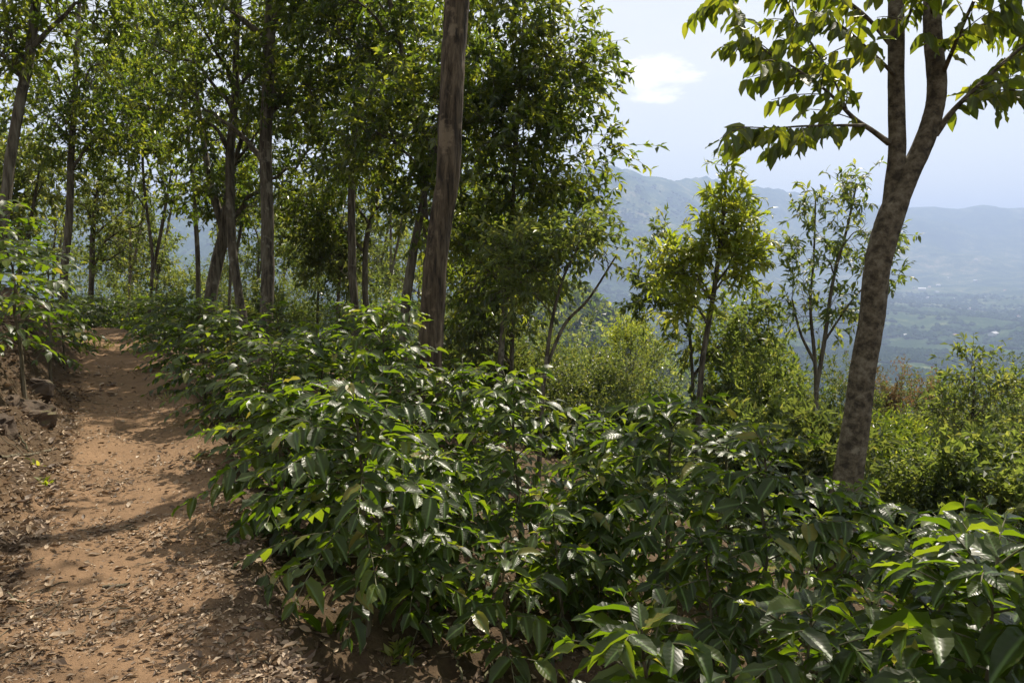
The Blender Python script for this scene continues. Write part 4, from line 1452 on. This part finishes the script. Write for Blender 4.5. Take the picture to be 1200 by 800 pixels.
HM = [house_meshes(5, 8, 4, 'tin_roof'), house_meshes(4, 6, 3.5, 'tile_roof'), house_meshes(8, 14, 6, 'tin_roof')]
spots = [(1080, 340), (1084, 337), (1092, 343), (1165, 393), (1120, 352), (1050, 352), (1145, 330), (1180, 341), (1110, 328), (1135, 362), (1065, 395),
         (1190, 372), (1098, 335), (1075, 347), (1150, 349), (945, 372), (1088, 350), (1120, 395), (1070, 338), (1140, 306)]
for i, (px, py) in enumerate(spots):
    q, t = ground_hit(px + rng.normal() * 3, py, 900, 9000, 600)
    if t > 5200:
        continue
    big = px in (1080, 1165)
    wall, roof = HM[2 if big else i % 2]
    hr = link('house', None)
    hr.location = (q[0], q[1], ground(q[0], q[1]) - .4)
    hr.rotation_euler = (0, 0, rng.uniform(0, 3))
    sc = .75 + t / 9000
    hr.scale = (sc, sc, sc)
    if big:
        tag(hr, 'bright white long shed in the valley, ' + ('in the far settlement' if px == 1080 else 'among the nearer green fields'), 'house', 'houses scattered over the valley')
    else:
        tag(hr, 'tiny pale house far away on the hazy valley floor', 'house', 'houses scattered over the valley')
    link('wall', wall, hr)
    link('roof', roof, hr)

# ------------------------------------------------------------------ leaf litter, stones, sticks, small plants near the path
def litter(n, y0, y1, x0, x1, dlo, dhi, s0, s1, thin=None):
    x, y = scatter_px(n, y0, y1, x0, x1)
    d = sdist(x, y)
    k = (d > dlo) & (d < dhi)
    if thin is not None:
        k &= rng.random(n) < thin(x, y, d)
    x, y = x[k], y[k]
    n = len(x)
    z = height(x, y) - .004 + .016 * rng.random(n)
    a = rng.uniform(0, 6.283, n)
    dv = np.stack([np.cos(a), np.sin(a), rng.normal(size=n) * .18], -1)
    nn = np.array([0, 0, 1.0]) + rng.normal(size=(n, 3)) * .32
    L = s0 + (s1 - s0) * rng.random(n) ** 2.2
    return np.stack([x, y, z], -1), dv, nn, L


def leaf_dry():
    v = np.array([[0, 0, .02], [.3, .45, .16], [.3, 0, 0], [.3, -.45, .20], [.68, .40, .22], [.68, 0, .05], [.68, -.40, .15], [1, 0, .22]])
    _, f3, f4, uv = leaf_mid()
    return v, f3, f4, uv


g = Geo()
clump = lambda x, y, d: np.clip(.62 + 2.2 * fbm(x * 1.9, y * 1.9, 4) + .4 * (np.abs(d) - .45), .22, 1)
for args in [(26000, 2.6, 9.5, -180, 420, -2.2, .75, .012, .042, clump), (15000, 2.6, 9.5, -180, 420, -2.2, .75, .012, .050, clump), (3200, 2.6, 9.5, -180, 420, -2.2, .75, .03, .070, clump),
             (2500, 9, 19, -80, 330, -2.5, .7, .04, .12, clump), (9000, 3.5, 10, -260, 130, -2.8, -.45, .02, .09), (11000, 2.3, 8, 250, 1250, .55, 6, .022, .075, clump)]:
    p_, dv, nn, L = litter(*args)
    leaves(g, leaf_dry() if L.max() > .05 else TPL_S, p_, dv, nn, L, L * (.25 + .4 * rng.random(len(L))), np.clip(rng.random(len(L)) ** (2.0 if args[5] > .5 else 1.3), 0, 1))  # darker tints downhill of the path: deep shade painted into the litter
tag(g.build('leaf_litter', M['litter'], smooth=False), kind='stuff')

# broken twigs and roots lying about
g = Geo()
p_, dv, nn, L = litter(1500, 2.5, 11, -180, 1100, -2.4, 5, .05, .22, clump)
n = len(L)
x5 = np.linspace(0, 1, 5)[None, :, None]
tp = p_[:, None] + unit(dv * [1, 1, .3])[:, None] * L[:, None, None] * x5 + np.cumsum(rng.normal(size=(n, 5, 3)) * .05 * L[:, None, None], 1) * [1, 1, .25]
tp[..., 2] = height(tp[..., 0], tp[..., 1]) + .004
tubes(g, tp, (.0012 + .0028 * rng.random((n, 1))) * np.linspace(1, .6, 5), 4)
tag(g.build('twig_litter', M['stem']), kind='stuff')

# crumbs of soil
g = Geo()
p_, dv, nn, L = litter(9000, 2.4, 12, -180, 450, -2.4, 1.2, .006, .034, clump)
n = len(L)
V = (p_ - [0, 0, .012])[:, None] + oct_v[None] * L[:, None, None] * .5 * (.6 + .8 * rng.random((n, 6, 1))) * np.array([1.2, 1, .7])
g.add(V.reshape(-1, 3), f3=(oct_f[None] + (np.arange(n) * 6)[:, None, None]).reshape(-1, 3), tint=np.repeat(np.where(rng.random(n) < .5, 1.0, .3), 6))
p_, dv, nn, L = litter(2600, 4.0, 12, -260, 160, -2.6, -.5, .02, .085)
n = len(L)
V = (p_ - [0, 0, .02])[:, None] + oct_v[None] * L[:, None, None] * .5 * (.55 + .9 * rng.random((n, 6, 1))) * np.array([1.3, 1, .7])
g.add(V.reshape(-1, 3), f3=(oct_f[None] + (np.arange(n) * 6)[:, None, None]).reshape(-1, 3), tint=np.repeat(np.where(rng.random(n) < .2, .8, .1), 6))
tag(g.build('soil_crumbs', M['dirt'], smooth=False), kind='stuff')

# stones half sunk in the bank
mr, nt, p = mat('bank_stone')
gp = nd(nt, 'ShaderNodeTexCoord').outputs['Object']
nz = noise_tex(nt, 9, 8, .65, gp)
moss = nd(nt, 'ShaderNodeMapRange')
nt.links.new(noise_tex(nt, 4, 4, .6, gp), moss.inputs[0])
moss.inputs[1].default_value, moss.inputs[2].default_value = .56, .68
sep = nd(nt, 'ShaderNodeSeparateXYZ')
nt.links.new(nd(nt, 'ShaderNodeNewGeometry').outputs['Normal'], sep.inputs[0])
mx = nd(nt, 'ShaderNodeMix', data_type='RGBA')
nt.links.new(math_node(nt, 'MULTIPLY', moss.outputs[0], math_node(nt, 'MAXIMUM', sep.outputs[2], 0.0)), mx.inputs['Factor'])
nt.links.new(ramp(nt, nz, [(.3, (.030, .020, .012)), (.5, (.070, .045, .026)), (.72, (.125, .085, .052))]), mx.inputs['A'])
mx.inputs['B'].default_value = (.12, .13, .03, 1)
nt.links.new(mx.outputs['Result'], p.inputs['Base Color'])
p.inputs['Roughness'].default_value = .9
bp = nd(nt, 'ShaderNodeBump')
bp.inputs['Distance'].default_value = .02
nt.links.new(nz, bp.inputs['Height'])
nt.links.new(bp.outputs[0], p.inputs['Normal'])


def stone(px, py, w, h, label, seed):
    q, t = ground_hit(px, py)
    u = np.linspace(0, 2 * math.pi, 22, endpoint=False)
    vv = np.linspace(-math.pi / 2, math.pi / 2, 13)
    U, W = np.meshgrid(u, vv)
    X, Y, Z = np.cos(W) * np.cos(U), np.cos(W) * np.sin(U), np.sin(W)
    pw = lambda a: np.sign(a) * np.abs(a) ** .6
    rad = .95 + .55 * fbm(X * 1.3 + seed * 3.1 + Z, Y * 1.3 + Z * .8 + seed, 3) + .22 * fbm(X * 5 + Z * 3 + seed, Y * 5 - Z * 2, 2)
    sx = w * t / 1000 / 2 * .85
    sz = h * t / 1000 / 2
    v = np.stack([pw(X) * rad * sx, pw(Y) * rad * sx * .75, pw(Z) * rad * sz], -1).reshape(-1, 3)
    i, j = np.meshgrid(np.arange(12), np.arange(22), indexing='ij')
    f = np.stack([i * 22 + j, i * 22 + (j + 1) % 22, (i + 1) * 22 + (j + 1) % 22, (i + 1) * 22 + j], -1).reshape(-1, 4)
    g = Geo()
    g.add(v, f4=f)
    o = g.build('stone', mr, smooth=False)
    o.location = (q[0], q[1], ground(q[0], q[1]) - sz * .4)
    o.rotation_euler = (.1 * seed % .3, .15, seed)
    tag(o, label, 'stone', 'stones in the bank')


stone(37, 483, 58, 30, 'flat mossy stone half sunk in the bank beside the path', 1)
stone(44, 452, 54, 24, 'broad brown stone in the bank, uppermost, behind the mossy one', 2)
stone(-2, 500, 40, 28, 'small stone in the bank at the left edge', 3)
stone(10, 470, 40, 24, 'small brown stone wedged left of the broad one', 5)


def stick(pts, w, label):
    q = []
    for px, py in pts:
        s, t = ground_hit(px, py)
        s = s + [0, 0, .012]
        q.append(np.append(s, w * t / 2000))
    q = spline(q, 14)
    base = q[0, :3].copy()
    q[:, :3] -= base
    q[1:-1, :3] += rng.normal(size=(12, 3)) * .004
    q[:, 3] *= np.linspace(1, .55, 14)
    g = Geo()
    tubes(g, q[None, :, :3], q[None, :, 3], 6)
    o = g.build('stick', M['twig'] if w < 4 else M['stem'])
    o.location = base
    tag(o, label, 'stick', 'fallen sticks')


stick([(0, 537), (28, 535), (52, 531), (66, 527)], 5, 'pale fallen stick lying on the bank foot at the left edge')
stick([(8, 490), (22, 512), (34, 530)], 3, 'thin curved root-like stick on the bank below the mossy stone')
stick([(2, 690), (18, 706), (30, 708)], 3, 'short bent stick on the path at the left edge')
stick([(560, 728), (600, 745), (632, 778), (648, 790)], 3, 'long dark stick in the shaded litter below the small coffee bush')
stick([(541, 800), (534, 770), (520, 745)], 3, 'thin forked stick standing out of the shaded litter, left one')
stick([(568, 800), (582, 770), (588, 752)], 3, 'thin pale stick leaning in the shaded litter, right one')
stick([(602, 700), (640, 735), (655, 748)], 3, 'thin stick on the shaded slope before the small coffee bush')
stick([(612, 690), (630, 676), (650, 672)], 3, 'short pale stick in the deep shade under the broad dark coffee bush')
stick([(120, 690), (140, 689), (152, 686)], 4, 'little chip of a stick on the middle of the path')


def tuft(px, py, rpx, n, hgt, label, m='grass', cat='grass tuft'):
    q, t = ground_hit(px, py)
    r = rpx * t / 1000
    a = rng.uniform(0, 6.283, n)
    rr = r * rng.random(n) ** .6
    x, y = rr * np.cos(a), rr * np.sin(a)
    z = height(x + q[0], y + q[1]) - q[2]
    d = np.stack([np.cos(a) * .6, np.sin(a) * .6, np.full(n, .8)], -1) + rng.normal(size=(n, 3)) * .4
    d[:, 2] = np.abs(d[:, 2])
    g = Geo()
    L = hgt * (.5 + rng.random(n))
    leaves(g, leaf_mid(), np.stack([x, y, z], -1), d, np.array([0, 0, 1.0]) + rng.normal(size=(n, 3)) * .3, L, L * (.14 if m == 'grass' else .4))
    o = g.build('grass_tuft' if m == 'grass' else 'seedling', M[m])
    o.location = q
    tag(o, label, cat)


tuft(112, 408, 22, 110, .10, 'patch of yellowish grass growing on the path just before the bend')
tuft(53, 567, 7, 16, .06, 'tiny yellow-green sprout on the bank foot beside the path', 'gold', 'seedling')
tuft(42, 545, 6, 10, .05, 'tiny yellowed sprout near the pale stick', 'gold', 'seedling')
tuft(350, 715, 9, 14, .05, 'sprig of grass at the shaded path edge under the nearest coffee bush')
tuft(385, 740, 10, 7, .14, 'small seedling at the foot of the nearest coffee bush', 'coffee', 'seedling')
tuft(540, 762, 12, 9, .055, 'lone bright-leaved seedling in the shaded litter', 'gold', 'seedling')
tuft(470, 770, 16, 40, .05, 'small weeds in the sun fleck right of the nearest coffee stem', 'gold', 'weeds')
tuft(195, 470, 10, 20, .08, 'grass blades hanging over the far path lip')
